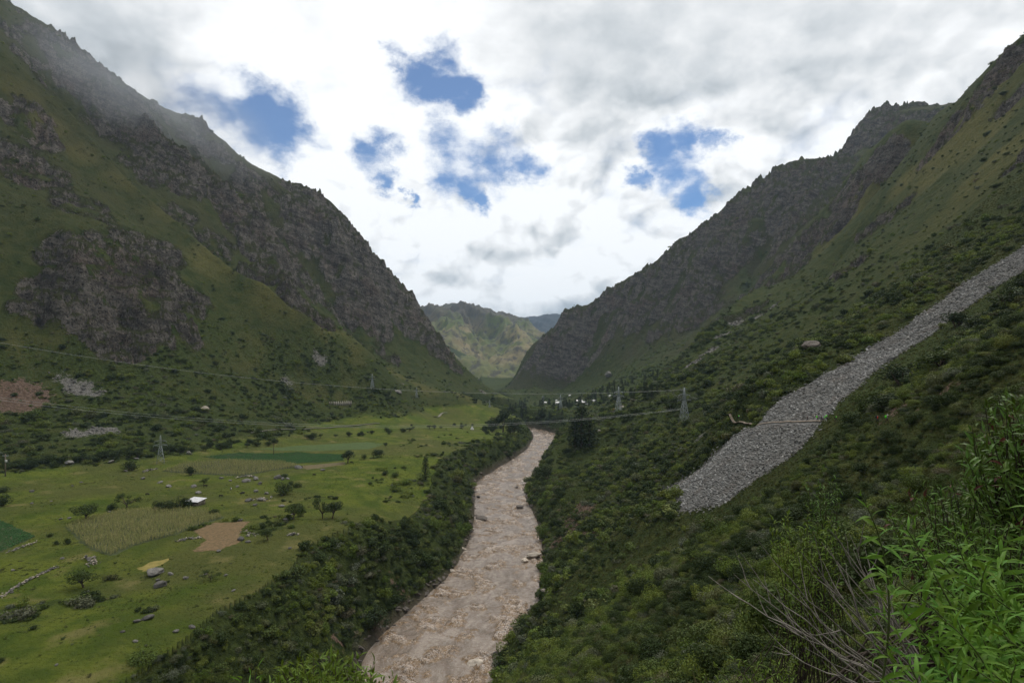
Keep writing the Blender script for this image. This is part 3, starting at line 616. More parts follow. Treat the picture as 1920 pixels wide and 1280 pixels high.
# ------------------------------------------------------------------ air
def build_haze():
    m = bpy.data.materials.new('haze'); m.use_nodes = True; N = NT(m.node_tree)
    v = N.n('ShaderNodeVolumePrincipled', {'Color': (0.55, 0.76, 1.0, 1), 'Density': HAZE, 'Anisotropy': 0.0})
    N.n('ShaderNodeOutputMaterial', {'Volume': v.outputs[0]})
    x0, x1, y0, y1, z0, z1 = -9300, 9300, -400, 12800, -60, 1500
    V = [(x0,y0,z0),(x1,y0,z0),(x1,y1,z0),(x0,y1,z0),(x0,y0,z1),(x1,y0,z1),(x1,y1,z1),(x0,y1,z1)]
    F = [(3,2,1,0),(4,5,6,7),(0,1,5,4),(1,2,6,5),(2,3,7,6),(3,0,4,7)]
    tag(link('haze', np_mesh('haze', V, F), m), 'thin bluish air between the slopes', 'haze', None, 'stuff')
HAZE = 0.000042
build_haze()
print('land', time.time()-T0)
# ------------------------------------------------------------------ foliage
def leaf_material(name, cols, var=0.5, transl=0.22, rough=0.6):
    """cols: colours a plant may have; each plant takes its own mix, each leaf its own shade of it"""
    m = bpy.data.materials.new(name); m.use_nodes = True; N = NT(m.node_tree)
    rnd = N.n('ShaderNodeObjectInfo').outputs['Random']; t = N.attr('tint').outputs['Fac']
    cr = N.n('ShaderNodeValToRGB', {0: N.math('FRACT', N.math('MULTIPLY', rnd, 7.31))}); e = cr.color_ramp.elements
    while len(e) < len(cols): e.new(0.5)
    for i, c in enumerate(cols): e[i].position = i/(max(len(cols)-1, 1)); e[i].color = tuple(c)+(1,)
    c = N.n('ShaderNodeHueSaturation', {'Hue': N.ramp(t, 0, 1, 0.5-0.025*var, 0.5+0.02*var), 'Saturation': N.ramp(t, 0, 1, 1.05, 0.92), 'Value': N.ramp(t, 0, 1, 1-0.62*var, 1+0.75*var, False), 'Color': cr.outputs[0]}).outputs[0]
    b = N.n('ShaderNodeBsdfPrincipled', {'Base Color': c, 'Roughness': rough, 'Specular IOR Level': 0.10})
    tr = N.n('ShaderNodeBsdfTranslucent', {0: c})
    mx = N.n('ShaderNodeMixShader', {0: transl, 1: b.outputs[0], 2: tr.outputs[0]})
    N.n('ShaderNodeOutputMaterial', {0: mx.outputs[0]}); return m
def plain_material(name, col, col2=None, scale=3.0, rough=0.9, spec=0.2, bump=0.3, metal=0.0):
    m = bpy.data.materials.new(name); m.use_nodes = True; N = NT(m.node_tree)
    tc = N.n('ShaderNodeTexCoord').outputs['Object']; n = N.noise(tc, scale, 6, 0.65)
    rnd = N.n('ShaderNodeObjectInfo').outputs['Random']
    c = N.mix(N.ramp(n, 0.35, 0.65), col, col2 or tuple(v*0.6 for v in col))
    c = N.n('ShaderNodeHueSaturation', {'Value': N.ramp(rnd, 0, 1, 0.78, 1.22, False), 'Color': c}).outputs[0]
    bm = N.n('ShaderNodeBump', {'Strength': bump, 'Distance': 0.2/scale, 'Height': n})
    b = N.n('ShaderNodeBsdfPrincipled', {'Base Color': c, 'Roughness': rough, 'Specular IOR Level': spec, 'Metallic': metal, 'Normal': bm.outputs[0]})
    N.n('ShaderNodeOutputMaterial', {0: b.outputs[0]}); return m
M_SCRUB = leaf_material('scrub_leaves', [(0.034,0.054,0.013),(0.078,0.104,0.022),(0.048,0.074,0.017),(0.105,0.135,0.026),(0.085,0.085,0.030),(0.042,0.064,0.015),(0.125,0.145,0.032),(0.110,0.118,0.068),(0.060,0.088,0.018)], 0.75)
M_SCRUBD = leaf_material('dark_scrub_leaves', [(0.026,0.042,0.011),(0.042,0.062,0.015),(0.034,0.050,0.015)], 0.75)
M_SCRUBB = leaf_material('bright_scrub_leaves', [(0.110,0.155,0.024),(0.150,0.180,0.032),(0.085,0.130,0.020),(0.130,0.150,0.040)], 0.6, 0.3)
M_SCRUBG = leaf_material('grey_scrub_leaves', [(0.130,0.145,0.095),(0.095,0.110,0.070),(0.120,0.100,0.055)], 0.6)
M_TREE = leaf_material('tree_leaves', [(0.034,0.054,0.013),(0.052,0.074,0.017),(0.040,0.060,0.017)], 0.7)
M_DARKTREE = leaf_material('dark_tree_leaves', [(0.022,0.036,0.012),(0.034,0.050,0.016)], 0.6)
M_BRIGHT = leaf_material('fresh_shrub_leaves', [(0.060,0.098,0.016),(0.085,0.120,0.022),(0.048,0.080,0.015)], 0.6)
M_BARK = plain_material('bark', (0.10,0.075,0.052), (0.05,0.038,0.028), 6.0)

def unit(v): return v/(np.linalg.norm(v, axis=-1, keepdims=True)+1e-9)
def leaf_quads(p, n, size, aspect=0.5, r=rng):
    """rhombic leaves at p facing n"""
    k = len(p); n = unit(n); a = unit(np.cross(n, r.normal(size=(k, 3)))); b = np.cross(n, a)
    L = (size*(0.7+0.6*r.random(k)))[:, None]; W = L*aspect*0.5
    V = np.stack([p-a*L*0.5, p+b*W+n*L*0.06, p+a*L*0.5-n*L*0.10, p-b*W+n*L*0.06], 1).reshape(-1, 3)
    F = np.arange(k*4).reshape(k, 4); return V, F
def crown_points(lobes, nleaf, r, shell=(0.62, 1.05), lift=0.35):
    lobes = np.array(lobes, float); w = (lobes[:, 3]**2); idx = r.choice(len(lobes), nleaf, p=w/w.sum())
    d = unit(r.normal(size=(nleaf, 3))); rr = lobes[idx, 3]*(shell[0]+(shell[1]-shell[0])*r.random(nleaf)**0.6)
    clump = unit(r.normal(size=(14, 3))); ph = (d@clump.T).max(1)
    rr *= 0.80+0.28*ph
    sq = lobes[idx, 4] if lobes.shape[1] > 4 else 1.0
    p = lobes[idx, :3]+d*np.stack([rr, rr, rr*sq], 1)
    n = d+r.normal(size=(nleaf, 3))*0.55+np.array([0, 0, lift]); return p, n
def tube(path, rad, sides=5):
    path = np.asarray(path, float); k = len(path); T = unit(np.gradient(path, axis=0)); ref = np.array([0.31, 0.2, 0.93]); A = unit(np.cross(T, ref)); B = np.cross(T, A)
    an = np.arange(sides)*2*np.pi/sides; rad = np.asarray(rad, float)
    V = (path[:, None]+rad[:, None, None]*(np.cos(an)[None, :, None]*A[:, None]+np.sin(an)[None, :, None]*B[:, None])).reshape(-1, 3)
    F = [(i*sides+j, i*sides+(j+1) % sides, (i+1)*sides+(j+1) % sides, (i+1)*sides+j) for i in range(k-1) for j in range(sides)]
    return V, np.array(F)
def joinm(parts):
    V, F, o = [], [], 0
    for v, f in parts: V.append(v); F.append(np.asarray(f)+o); o += len(v)
    return np.concatenate(V), np.concatenate(F)
def shrub_mesh(name, seed, nleaf, leaf, mat, tall=0.85, nl=7, aspect=0.55):
    r = np.random.default_rng(seed); lobes = []
    for i in range(nl):
        a = r.random()*6.28; q = 0.15+0.55*r.random()**0.7; z = tall*(0.28+0.45*r.random()*(1-q*0.6)); lobes.append((q*math.cos(a), q*math.sin(a), z, 0.24+0.24*r.random(), 0.85))
    p, n = crown_points(lobes, nleaf, r); k = p[:, 2] > 0.02; p, n = p[k], n[k]
    V, F = leaf_quads(p, n, np.full(len(p), leaf), aspect, r)
    t = np.repeat(np.clip(r.normal(0.5, 0.22, len(p)), 0, 1), 4)
    me = np_mesh(name, V, F, False, {'tint': t}); me.materials.append(mat); return me
def hidden_collection(name, meshes):
    c = bpy.data.collections.new(name)
    for i, me in enumerate(meshes):
        c.objects.link(bpy.data.objects.new(me.name, me))
    return c
def scatter(name, label, cat, pts, scl, rot, pick, coll, kind='stuff', parent=None):
    """one mass of many plants: geometry nodes put a shape of the collection on every point"""
    me = bpy.data.meshes.new(name); pts = np.asarray(pts, dtype=np.float32)
    me.vertices.add(len(pts)); me.vertices.foreach_set('co', pts.ravel())
    for an, arr, ty in (('scl', scl, 'FLOAT_VECTOR'), ('rot', rot, 'FLOAT_VECTOR')):
        a = me.attributes.new(an, ty, 'POINT'); a.data.foreach_set('vector', np.asarray(arr, dtype=np.float32).ravel())
    a = me.attributes.new('pick', 'INT', 'POINT'); a.data.foreach_set('value', np.asarray(pick, dtype=np.int32))
    o = link(name, me, None, parent); tag(o, label, cat, None, kind)
    g = bpy.data.node_groups.new(name+'_nodes', 'GeometryNodeTree')
    g.interface.new_socket('Geometry', in_out='INPUT', socket_type='NodeSocketGeometry'); g.interface.new_socket('Geometry', in_out='OUTPUT', socket_type='NodeSocketGeometry')
    nd = g.nodes; gi = nd.new('NodeGroupInput'); go = nd.new('NodeGroupOutput'); ip = nd.new('GeometryNodeInstanceOnPoints'); ci = nd.new('GeometryNodeCollectionInfo')
    ci.inputs['Collection'].default_value = coll; ci.inputs['Separate Children'].default_value = True; ci.inputs['Reset Children'].default_value = True
    def na(an, ty):
        n = nd.new('GeometryNodeInputNamedAttribute'); n.data_type = ty; n.inputs['Name'].default_value = an; return n.outputs['Attribute']
    g.links.new(gi.outputs[0], ip.inputs['Points']); g.links.new(ci.outputs[0], ip.inputs['Instance']); ip.inputs['Pick Instance'].default_value = True
    g.links.new(na('pick', 'INT'), ip.inputs['Instance Index']); g.links.new(na('scl', 'FLOAT_VECTOR'), ip.inputs['Scale'])
    e2r = nd.new('FunctionNodeEulerToRotation'); g.links.new(na('rot', 'FLOAT_VECTOR'), e2r.inputs[0]); g.links.new(e2r.outputs[0], ip.inputs['Rotation'])
    g.links.new(ip.outputs[0], go.inputs[0])
    md = o.modifiers.new('scatter', 'NODES'); md.node_group = g; return o

KINDS4 = (M_SCRUB, M_SCRUBD, M_SCRUBB, M_SCRUBG)                     # three shapes of each
FINE = [shrub_mesh('fine_shrub_%02d' % (j*3+i), 100+i+7*j, (1700, 2000, 1500, 1000)[j], 0.105, m, (0.7, 1.0, 0.8, 0.55)[j]+0.18*i, 8+i, 0.45) for j, m in enumerate(KINDS4) for i in range(3)]
MID = [shrub_mesh('scrub_bush_%02d' % (j*3+i), 200+i+7*j, (520, 640, 460, 340)[j], 0.19, m, (0.7, 0.95, 0.75, 0.5)[j]+0.14*i, 6+i) for j, m in enumerate(KINDS4) for i in range(3)]
FARB = [shrub_mesh('far_bush_%02d' % (j*3+i), 300+i+7*j, 150, 0.34, m, 0.8, 5) for j, m in enumerate(KINDS4) for i in range(3)]
def species(x, y):
    v = fbm(x+33, y-90, 26, 3)+0.55*rng.normal(size=len(x))*0.5; w = fbm(x-400, y+50, 40, 3)+0.25*rng.normal(size=len(x))
    return np.where(v > 0.24, 2, np.where(v < -0.20, 1, np.where(w > 0.30, 3, 0)))*3+rng.integers(0, 3, len(x))
SHRUBS = []                                                      # the shrubs that show largest, one object each
def rubble_rocks():
    n = 400000; y = np.sqrt(150**2+(1300**2-150**2)*rng.random(n)); u = -0.95+1.9*rng.random(n); x = u*y
    k = T6(RUBBLE_T, x, y) > 0.25; x, y = x[k], y[k]; k = rng.random(len(x)) < T6(RUBBLE_T, x, y)*(0.5+0.9*fbm(x, y, 14, 2)); x, y = x[k], y[k]; n = len(x); s = (0.35+1.1*rng.random(n)**2.5)*(0.6+y/900)
    scatter('rubble', 'loose grey stones in small scree patches on the slopes', 'rubble', np.stack([x, y, H(x, y)+0.1*s], 1), np.stack([s*1.2, s, s*.8], 1), np.stack([0.4*rng.normal(size=n), 0.4*rng.normal(size=n), 6.28*rng.random(n)], 1), rng.integers(0, 5, n), hidden_collection('rubble_kinds', ROCKS)); print('rubble', n)
def plant_slopes():
    def sample(n, y0, y1, u0=-1.14, u1=1.14):
        y = np.sqrt(y0*y0+(y1*y1-y0*y0)*rng.random(n)); u = u0+(u1-u0)*rng.random(n); return (u*y).astype(np.float32), y.astype(np.float32)
    allp = []
    for (y0, y1, dens, s0, s1, lib, thr) in ((22, 150, 0.85, 0.7, 1.7, 0, .25), (150, 360, 0.20, 1.1, 2.6, 1, .28), (360, 820, 0.065, 1.4, 3.3, 1, .3), (820, 1950, 0.0125, 2.2, 4.8, 2, .3)):
        n = int((y1*y1-y0*y0)*1.14*dens); x, y = sample(n, y0, y1)
        z, at = terrain_attrs(x, y); sc = at['scrub']
        d, s = river_d(x, y)
        p = np.clip((sc-thr*0.6)/(1-thr), 0, 1)**0.8
        p = np.where((s < 0) & (y < 240) & (x < -140), p*0.5, p)
        p = np.maximum(p, 0.07*(1-at['pasture'])*(1-at['rubble'])*(at['rock'] < .9))*(at['rubble'] < 0.4)*(1-0.75*at['soil'])
        keep = (rng.random(n) < p) & (d > np.where(s < 0, 2.6, 1.0)) & (np.hypot(x, y) > 24)
        for f in CLEAR+[SCREE_EDGE]: keep &= ~in_poly(x, y, f)
        x, y, z, sc = x[keep], y[keep], z[keep], sc[keep]; k = len(x)
        sz = (s0+(s1-s0)*rng.random(k)**2.2+s1*1.1*rng.random(k)**11)*(0.72+0.4*sc)
        allp.append((x, y, z, sz, np.full(k, lib), sc))
    x, y, z, sz, lib, sc = [np.concatenate(a) for a in zip(*allp)]
    show = sz/y*(np.abs(x/y) < 0.9)*((CAM_Z-z)/y < 0.56)
    order = np.argsort(-show)
    big = order[:270]; rest = order[270:]
    pk = species(x, y)
    for i in big:
        o = bpy.data.objects.new('shrub', FINE[int(pk[i])]); COL.objects.link(o)
        o.location = (x[i], y[i], z[i]-0.12); s_ = float(sz[i]); o.scale = (s_*(0.9+0.3*rng.random()), s_*(0.9+0.3*rng.random()), s_*(0.8+0.45*rng.random())); o.rotation_euler = (0.12*rng.normal(), 0.12*rng.normal(), 6.28*rng.random())
        tag(o, 'low leafy shrub growing among others on the near right slope', 'shrub', 'shrubs on the near slope'); SHRUBS.append(o)
    x, y, z, sz, lib, pk = x[rest], y[rest], z[rest], sz[rest], lib[rest], pk[rest]
    for li, meshes, nm, lab in ((0, FINE, 'undergrowth', 'dense green and brown scrub covering the near slope'), (1, MID, 'scrub', 'scrub bushes over the river banks and lower slopes'), (2, FARB, 'scrubland', 'scattered dark bushes on the far slopes')):
        m = lib == li; k = int(m.sum())
        s3 = sz[m, None]*np.stack([0.85+0.4*rng.random(k), 0.85+0.4*rng.random(k), 0.7+0.5*rng.random(k)], 1)
        rot = np.stack([0.12*rng.normal(size=k), 0.12*rng.normal(size=k), 6.28*rng.random(k)], 1)
        scatter(nm, lab, 'scrub', np.stack([x[m], y[m], z[m]-0.1*sz[m]], 1), s3, rot, pk[m], hidden_collection(nm+'_kinds', meshes))
        print(nm, k)

# ------------------------------------------------------------------ trees
def tree_meshes(seed, style):
    """unit tree (height 1): trunk with limbs, crown of leaf clumps"""
    r = np.random.default_rng(seed); tubes = []; lobes = []
    if style == 'round':
        lean = r.normal(size=2)*0.05; fork = np.array([lean[0], lean[1], 0.30]); tubes.append(tube([[0, 0, -0.05], [lean[0]*.4, lean[1]*.4, 0.15], fork], [0.045, 0.036, 0.030], 6))
        for i in range(7):
            a = i*0.9+r.random()*0.7; q = 0.16+0.24*r.random(); z = 0.48+0.32*r.random(); e = np.array([fork[0]+q*math.cos(a), fork[1]+q*math.sin(a), z])
            tubes.append(tube([fork-[0, 0, .03], fork*0.5+e*0.5+[0, 0, 0.04], e], [0.024, 0.014, 0.006], 4)); lobes.append((*e, 0.15+0.10*r.random(), 0.75))
        lobes.append((fork[0], fork[1], 0.78, 0.21, 0.8)); n, lf, asp = 1500, 0.062, 0.55
    elif style == 'loose':
        fork = np.array([0.02, 0.02, 0.2]); tubes.append(tube([[0, 0, -0.05], [0.03, 0, 0.1], fork], [0.04, 0.033, 0.028], 6))
        for i in range(8):
            a = i*0.8+r.random(); q = 0.15+0.36*r.random(); z = 0.36+0.5*r.random(); e = np.array([q*math.cos(a), q*math.sin(a), z])
            tubes.append(tube([fork, fork*0.4+e*0.6+[0, 0, 0.05], e], [0.022, 0.013, 0.006], 4)); lobes.append((*e, 0.09+0.10*r.random(), 0.7))
        n, lf, asp = 900, 0.062, 0.5
    elif style == 'bush':
        for i in range(5):
            a = i*1.3; tubes.append(tube([[0.05*math.cos(a), 0.05*math.sin(a), -0.05], [0.2*math.cos(a), 0.2*math.sin(a), 0.3], [0.3*math.cos(a), 0.3*math.sin(a), 0.6]], [0.03, 0.02, 0.008], 4))
        for i in range(9):
            a = r.random()*6.28; q = 0.42*r.random()**0.5; lobes.append((q*math.cos(a), q*math.sin(a), 0.25+0.5*(1-q)*r.random()+0.05, 0.2+0.14*r.random(), 0.9))
        n, lf, asp = 1200, 0.085, 0.55
    else:                                                   # tall and narrow
        tubes.append(tube([[0, 0, -0.04], [0.005, 0, 0.5], [0, 0.005, 0.97]], [0.022, 0.014, 0.004], 5))
        for i in range(26):
            z = 0.14+0.82*i/25; q = 0.135*(1-z)**0.7+0.018; a = i*2.4; rr = q*(0.5+0.5*r.random()); e = (rr*math.cos(a), rr*math.sin(a), z)
            lobes.append((*e, 0.055+0.055*(1-z)*r.random()+0.02, 1.3))
            tubes.append(tube([[0, 0, z-0.05], e], [0.006, 0.002], 3))
        n, lf, asp = 1100, 0.045, 0.5
    p, nn = crown_points(lobes, n, r); k = p[:, 2] > 0.03; p, nn = p[k], nn[k]
    V, F = leaf_quads(p, nn, np.full(len(p), lf), asp, r)
    tint = np.repeat(np.clip(r.normal(0.5, 0.22, len(p)), 0, 1), 4)
    crown = np_mesh('crown', V, F, False, {'tint': tint})
    V, F = joinm(tubes); trunk = np_mesh('trunk', V, F, True); trunk.materials.append(M_BARK)
    return trunk, crown
TREE_LIB = {}
for st, n in (('round', 4), ('loose', 3), ('bush', 3), ('tall', 4), ('fresh', 3)):
    for mat in ((M_TREE, M_DARKTREE) if st != 'fresh' else (M_BRIGHT,)):
        L = []
        for i in range(n):
            tr, cr = tree_meshes(500+i*13+len(st), 'bush' if st == 'fresh' else st); cr.materials.append(mat); L.append((tr, cr))
        TREE_LIB[(st, mat.name)] = L
def tree(name, label, cat, loc, h, w, style='round', mat=M_TREE, group=None, sink=0.25, tilt=(0, 0)):
    o = empty(name, (loc[0], loc[1], loc[2]-sink), rng.random()*6.28); o.rotation_euler = (tilt[0], tilt[1], o.rotation_euler[2] if tilt == (0, 0) else 0.3); tag(o, label, cat, group)
    k = {'round': 0.95, 'loose': 1.0, 'bush': 1.15, 'fresh': 1.15, 'tall': 0.34}[style]
    o.scale = (w/k, w/k, h)
    tr, cr = TREE_LIB[(style, mat.name)][int(rng.integers(len(TREE_LIB[(style, mat.name)])))]
    link('trunk', tr, None, o); link('crown', cr, None, o); return o
# ------------------------------------------------------------------ paths and plots laid on the land
def hits(pts): return [hit(*p) for p in pts]
def ribbon(name, label, cat, pts, width, mat, lift=0.12, level=False):
    pl = smooth_poly(np.array([[p.x, p.y, 0] for p in pts]), 10)[:, :2]; T = unit(np.gradient(pl, axis=0)); Nn = np.stack([T[:, 1], -T[:, 0]], 1)
    off = np.linspace(-1, 1, 5)*width/2
    jit = 1+0.25*fbm(pl[:, 0], pl[:, 1], 4, 2)
    X = pl[:, None, 0]+Nn[:, None, 0]*off*jit[:, None]; Y = pl[:, None, 1]+Nn[:, None, 1]*off*jit[:, None]
    Z = H(X.ravel(), Y.ravel()).reshape(X.shape)
    if level: Z = np.repeat(Z.mean(1, keepdims=True), 5, 1)+0.35*(1-np.abs(np.linspace(-1, 1, 5)))
    n = len(pl); idx = np.arange(n*5).reshape(n, 5); F = np.stack([idx[:-1, :-1], idx[:-1, 1:], idx[1:, 1:], idx[1:, :-1]], -1).reshape(-1, 4)
    return tag(link(name, np_mesh(name, np.stack([X, Y, Z+lift], -1).reshape(-1, 3), F, True), mat), label, cat, None, 'structure')
def grid_in(poly, step, jit=0.0):
    xs = [p[0] for p in poly]; ys = [p[1] for p in poly]
    gx, gy = np.meshgrid(np.arange(min(xs), max(xs), step), np.arange(min(ys), max(ys), step)); x = gx.ravel()+jit*step*(rng.random(gx.size)-0.5); y = gy.ravel()+jit*step*(rng.random(gx.size)-0.5)
    m = in_poly(x, y, poly); return x[m], y[m]
def plot(name, label, px, mat, step=1.2, lift=0.16):
    poly = [(p.x, p.y) for p in hits(px)]
    xs = [p[0] for p in poly]; ys = [p[1] for p in poly]
    ax = np.arange(min(xs)-2, max(xs)+2, step); ay = np.arange(min(ys)-2, max(ys)+2, step); gx, gy = np.meshgrid(ax, ay)
    x = gx.ravel(); y = gy.ravel(); wx = x+2.2*fbm(x, y, 10, 3); wy = y+2.2*fbm(x+50, y, 10, 3)
    ins = in_poly(wx, wy, poly); z = H(x, y)+np.where(ins, lift, -0.2)
    idx = np.arange(gx.size).reshape(gx.shape); F = np.stack([idx[:-1, :-1], idx[:-1, 1:], idx[1:, 1:], idx[1:, :-1]], -1).reshape(-1, 4)
    F = F[ins[F].any(1)]; used, inv = np.unique(F, return_inverse=True)
    tag(link(name, np_mesh(name, np.stack([x, y, z], 1)[used], inv.reshape(-1, 4), True), mat), label, 'plot', None, 'structure'); return poly
M_DIRT = plain_material('trail_dirt', (0.235, 0.190, 0.145), (0.15, 0.118, 0.088), 0.8)
M_GRAVEL = plain_material('road_gravel', (0.20, 0.185, 0.15), (0.13, 0.12, 0.09), 0.6)
M_BROWN = plain_material('dry_stubble', (0.150, 0.098, 0.050), (0.085, 0.062, 0.028), 0.9, bump=0.8)
M_STRAW = plain_material('straw_grass', (0.30, 0.235, 0.070), (0.20, 0.175, 0.045), 0.5, bump=0.8)
M_CROPSOIL = plain_material('crop_soil', (0.050, 0.060, 0.022), (0.03, 0.038, 0.014), 0.5)
trail = ribbon('trail', 'pale dirt hiking trail cut across the scree slope', 'path', hits(TRAIL_PX[2:6]), 0.8, M_DIRT, 0.12, True)
ribbon('trail', 'short pale trail bend at the far edge of the scree', 'path', hits([(1352,778),(1372,783),(1392,793),(1412,797)]), 1.6, M_DIRT, 0.3, True)
ribbon('road', 'narrow pale railway track along the foot of the hill', 'road', hits([(470,812),(560,806),(595,803),(633,800),(677,797),(712,794)]), 3.2, M_GRAVEL, 0.5, True)
ribbon('road', 'short pale road piece cut into the far grass slope', 'road', hits([(812,781),(826,778),(838,774)]), 3.5, M_GRAVEL, 0.7, True)
CORN = plot('corn_plot', 'ground under the near corn field', [(122,987),(170,972),(230,957),(330,954),(385,957),(420,970),(330,1003),(262,1020),(205,1042),(168,1028)], M_CROPSOIL)
CORN2 = plot('corn_plot', 'ground under the far corn field by the crop strip', [(303,884),(340,870),(440,862),(530,866),(562,875),(450,892)], M_CROPSOIL)
GREENS = plot('crop_plot', 'dark earth under the long green crop strip', [(380,857),(450,849),(560,848),(642,852),(644,864),(550,870),(470,866)], M_CROPSOIL)
GREENS2 = plot('crop_plot', 'dark earth under the leafy crop at the left edge', [(-60,975),(0,976),(66,1006),(0,1036),(-60,1050)], M_CROPSOIL)
GREENS3 = plot('crop_plot', 'dull green far field beside the hedge', [(480,842),(560,836),(690,829),(722,833),(690,842),(560,846)], plain_material('field_green', (0.052, 0.078, 0.018), (0.035, 0.055, 0.014), 0.3))
STUB = plot('stubble_plot', 'brown dry patch beside the near corn field', [(362,996),(405,978),(466,977),(447,1015),(408,1034),(362,1033),(388,1012)], M_BROWN)
plot('straw_patch', 'yellow dry grass patch in the pasture', [(255,1066),(290,1052),(325,1044),(310,1056),(280,1070)], M_STRAW)
plot('tilled_plot', 'tan bare plot at the end of the green crop strip', [(560,874),(645,866),(648,871),(575,880)], plain_material('tilled_earth', (0.15, 0.115, 0.055), (0.10, 0.085, 0.04), 0.6))
CLEAR = [CORN, CORN2, GREENS, GREENS2, STUB]+[[tuple(p[:2]) for p in hit_base(q)] for q in ([(1375,779),(1400,779),(1425,815),(1380,808)], [(1500,779),(1560,779),(1566,824),(1500,824)], [(1632,784),(1676,784),(1682,826),(1632,826)])]
plant_slopes()

# crops
def corn_mesh(seed):
    r = np.random.default_rng(seed); parts = [tube([[0, 0, 0], [0.02, 0, 1.0], [0, 0.02, 1.9]], [0.03, 0.024, 0.012], 4)]; V, F = [], []
    for i in range(10):
        z = 0.25+1.35*i/9; a = i*3.14+r.normal()*0.6; L = 0.75*(1-0.35*i/9); d = np.array([math.cos(a), math.sin(a), 0]); s = np.array([-d[1], d[0], 0])*0.055
        p0 = np.array([0, 0, z]); p1 = p0+d*L*0.45+[0, 0, 0.30]; p2 = p0+d*L+[0, 0, 0.02]; o = len(V)
        V += [p0-s, p0+s, p1-s*1.2, p1+s*1.2, p2]; F += [(o, o+1, o+3, o+2), (o+2, o+3, o+4, o+4)]
    for i in range(5):
        a = r.random()*6.28; o = len(V); e = np.array([0.14*math.cos(a), 0.14*math.sin(a), 2.2]); V += [np.array([0.02, 0, 1.85]), np.array([-0.02, 0.02, 1.85]), e]; F += [(o, o+1, o+2, o+2)]
    Vt, Ft = parts[0]; V = np.concatenate([Vt, np.array(V)]); F = [tuple(f) for f in Ft]+[tuple(len(Vt)+i for i in f) for f in F]
    me = bpy.data.meshes.new('corn'); me.from_pydata(V.tolist(), [], [tuple(dict.fromkeys(f)) for f in F])
    a = me.attributes.new('tint', 'FLOAT', 'POINT'); zz = V[:, 2]; a.data.foreach_set('value', np.clip(r.normal(0.5, 0.2, len(V))+np.where(zz > 1.8, 0.3, 0), 0, 1).astype(np.float32)); return me
M_CORN = leaf_material('corn_leaves', [(0.150, 0.175, 0.045), (0.270, 0.250, 0.095), (0.190, 0.200, 0.060), (0.330, 0.285, 0.125)], 0.6)
M_CABB = leaf_material('crop_leaves', [(0.055, 0.140, 0.042), (0.072, 0.165, 0.052), (0.045, 0.118, 0.036)], 0.5)
corn_l = []
for i in range(4):
    c = corn_mesh(i); c.materials.append(M_CORN); corn_l.append(c)
CORN_COLL = hidden_collection('corn_kinds', corn_l)
crop_l = [shrub_mesh('leafy_crop', 700+i, 46, 0.42, M_CABB, 0.7, 4, 0.65) for i in range(3)]
CROP_COLL = hidden_collection('crop_kinds', crop_l)
def fill(name, label, cat, poly, step, s0, s1, coll, nk):
    x, y = grid_in(poly, step, 0.8); k = len(x); s = (s0+(s1-s0)*rng.random(k))*(0.85+0.35*fbm(x, y, 9, 2))
    scatter(name, label, cat, np.stack([x, y, H(x, y)+0.1], 1), np.stack([s, s, s*(0.85+0.3*rng.random(k))], 1), np.stack([0.08*rng.normal(size=k), 0.08*rng.normal(size=k), rng.random(k)*6.28], 1), rng.integers(0, nk, k), coll)
fill('corn', 'olive and tan ripening corn in the near field', 'corn', CORN, 0.95, 0.9, 1.2, CORN_COLL, 4)
fill('corn', 'tan ripening corn in the far field below the crop strip', 'corn', CORN2, 1.2, 0.9, 1.15, CORN_COLL, 4)
fill('crop', 'blue green leafy crop in a long far strip', 'crop', GREENS, 1.0, 0.55, 0.8, CROP_COLL, 3)
fill('crop', 'deep green leafy crop at the left edge of the pasture', 'crop', GREENS2, 0.8, 0.5, 0.75, CROP_COLL, 3)
# grass tussocks and weeds over the pasture
def tuft_mesh(seed, mat):
    r = np.random.default_rng(seed); V, F = [], []
    for i in range(26):
        a = r.random()*6.28; q = 0.5*r.random()**0.5; b = np.array([q*math.cos(a), q*math.sin(a), 0]); t = b*1.5+[0.2*r.normal(), 0.2*r.normal(), 0.35+0.4*r.random()]; s = np.array([-math.sin(a), math.cos(a), 0])*0.06; o = len(V); V += [b-s, b+s, t]; F += [(o, o+1, o+2)]
    me = np_mesh('tuft', V, F, False, {'tint': np.repeat(np.clip(r.normal(.5, .2, 26), 0, 1), 3)}); me.materials.append(mat); return me
M_GRASS = leaf_material('grass_blades', [(0.080,0.110,0.020),(0.055,0.082,0.017),(0.130,0.130,0.040),(0.070,0.090,0.022)], 0.5)
M_SGRASS = leaf_material('slope_grass_blades', [(0.060,0.075,0.020),(0.095,0.095,0.034),(0.045,0.065,0.016),(0.120,0.110,0.048)], 0.5)
TUFTS = [tuft_mesh(i, M_GRASS) for i in range(3)]
def pasture_weeds():
    n = 60000; y = np.sqrt(120**2+(620**2-120**2)*rng.random(n)**1.5); u = -0.93+0.95*rng.random(n); x = u*y
    z, at = terrain_attrs(x, y); p = at['pasture']*np.clip(0.25+1.3*fbm(x, y, 30, 3)+0.5*fbm(x, y, 7, 2), 0.03, 1)
    k = rng.random(n) < p
    for f in CLEAR: k &= ~in_poly(x, y, f)
    x, y, z = x[k], y[k], z[k]; k = len(x); s = 0.25+0.55*rng.random(k)**2
    weed = rng.random(k) < 0.10
    coll = hidden_collection('weed_kinds', TUFTS+[MID[0], MID[6]])
    # instance order in a collection follows the names: bushes ('scrub_bush...') come before the tufts
    scatter('grass', 'rough grass tussocks and small weeds over the pasture', 'grass', np.stack([x, y, z], 1), np.stack([s, s, s*np.where(weed, 0.9, 0.7)], 1)*1.0, np.stack([np.zeros(k), np.zeros(k), rng.random(k)*6.28], 1), np.where(weed, rng.integers(0, 2, k), rng.integers(2, 5, k)), coll)
pasture_weeds()
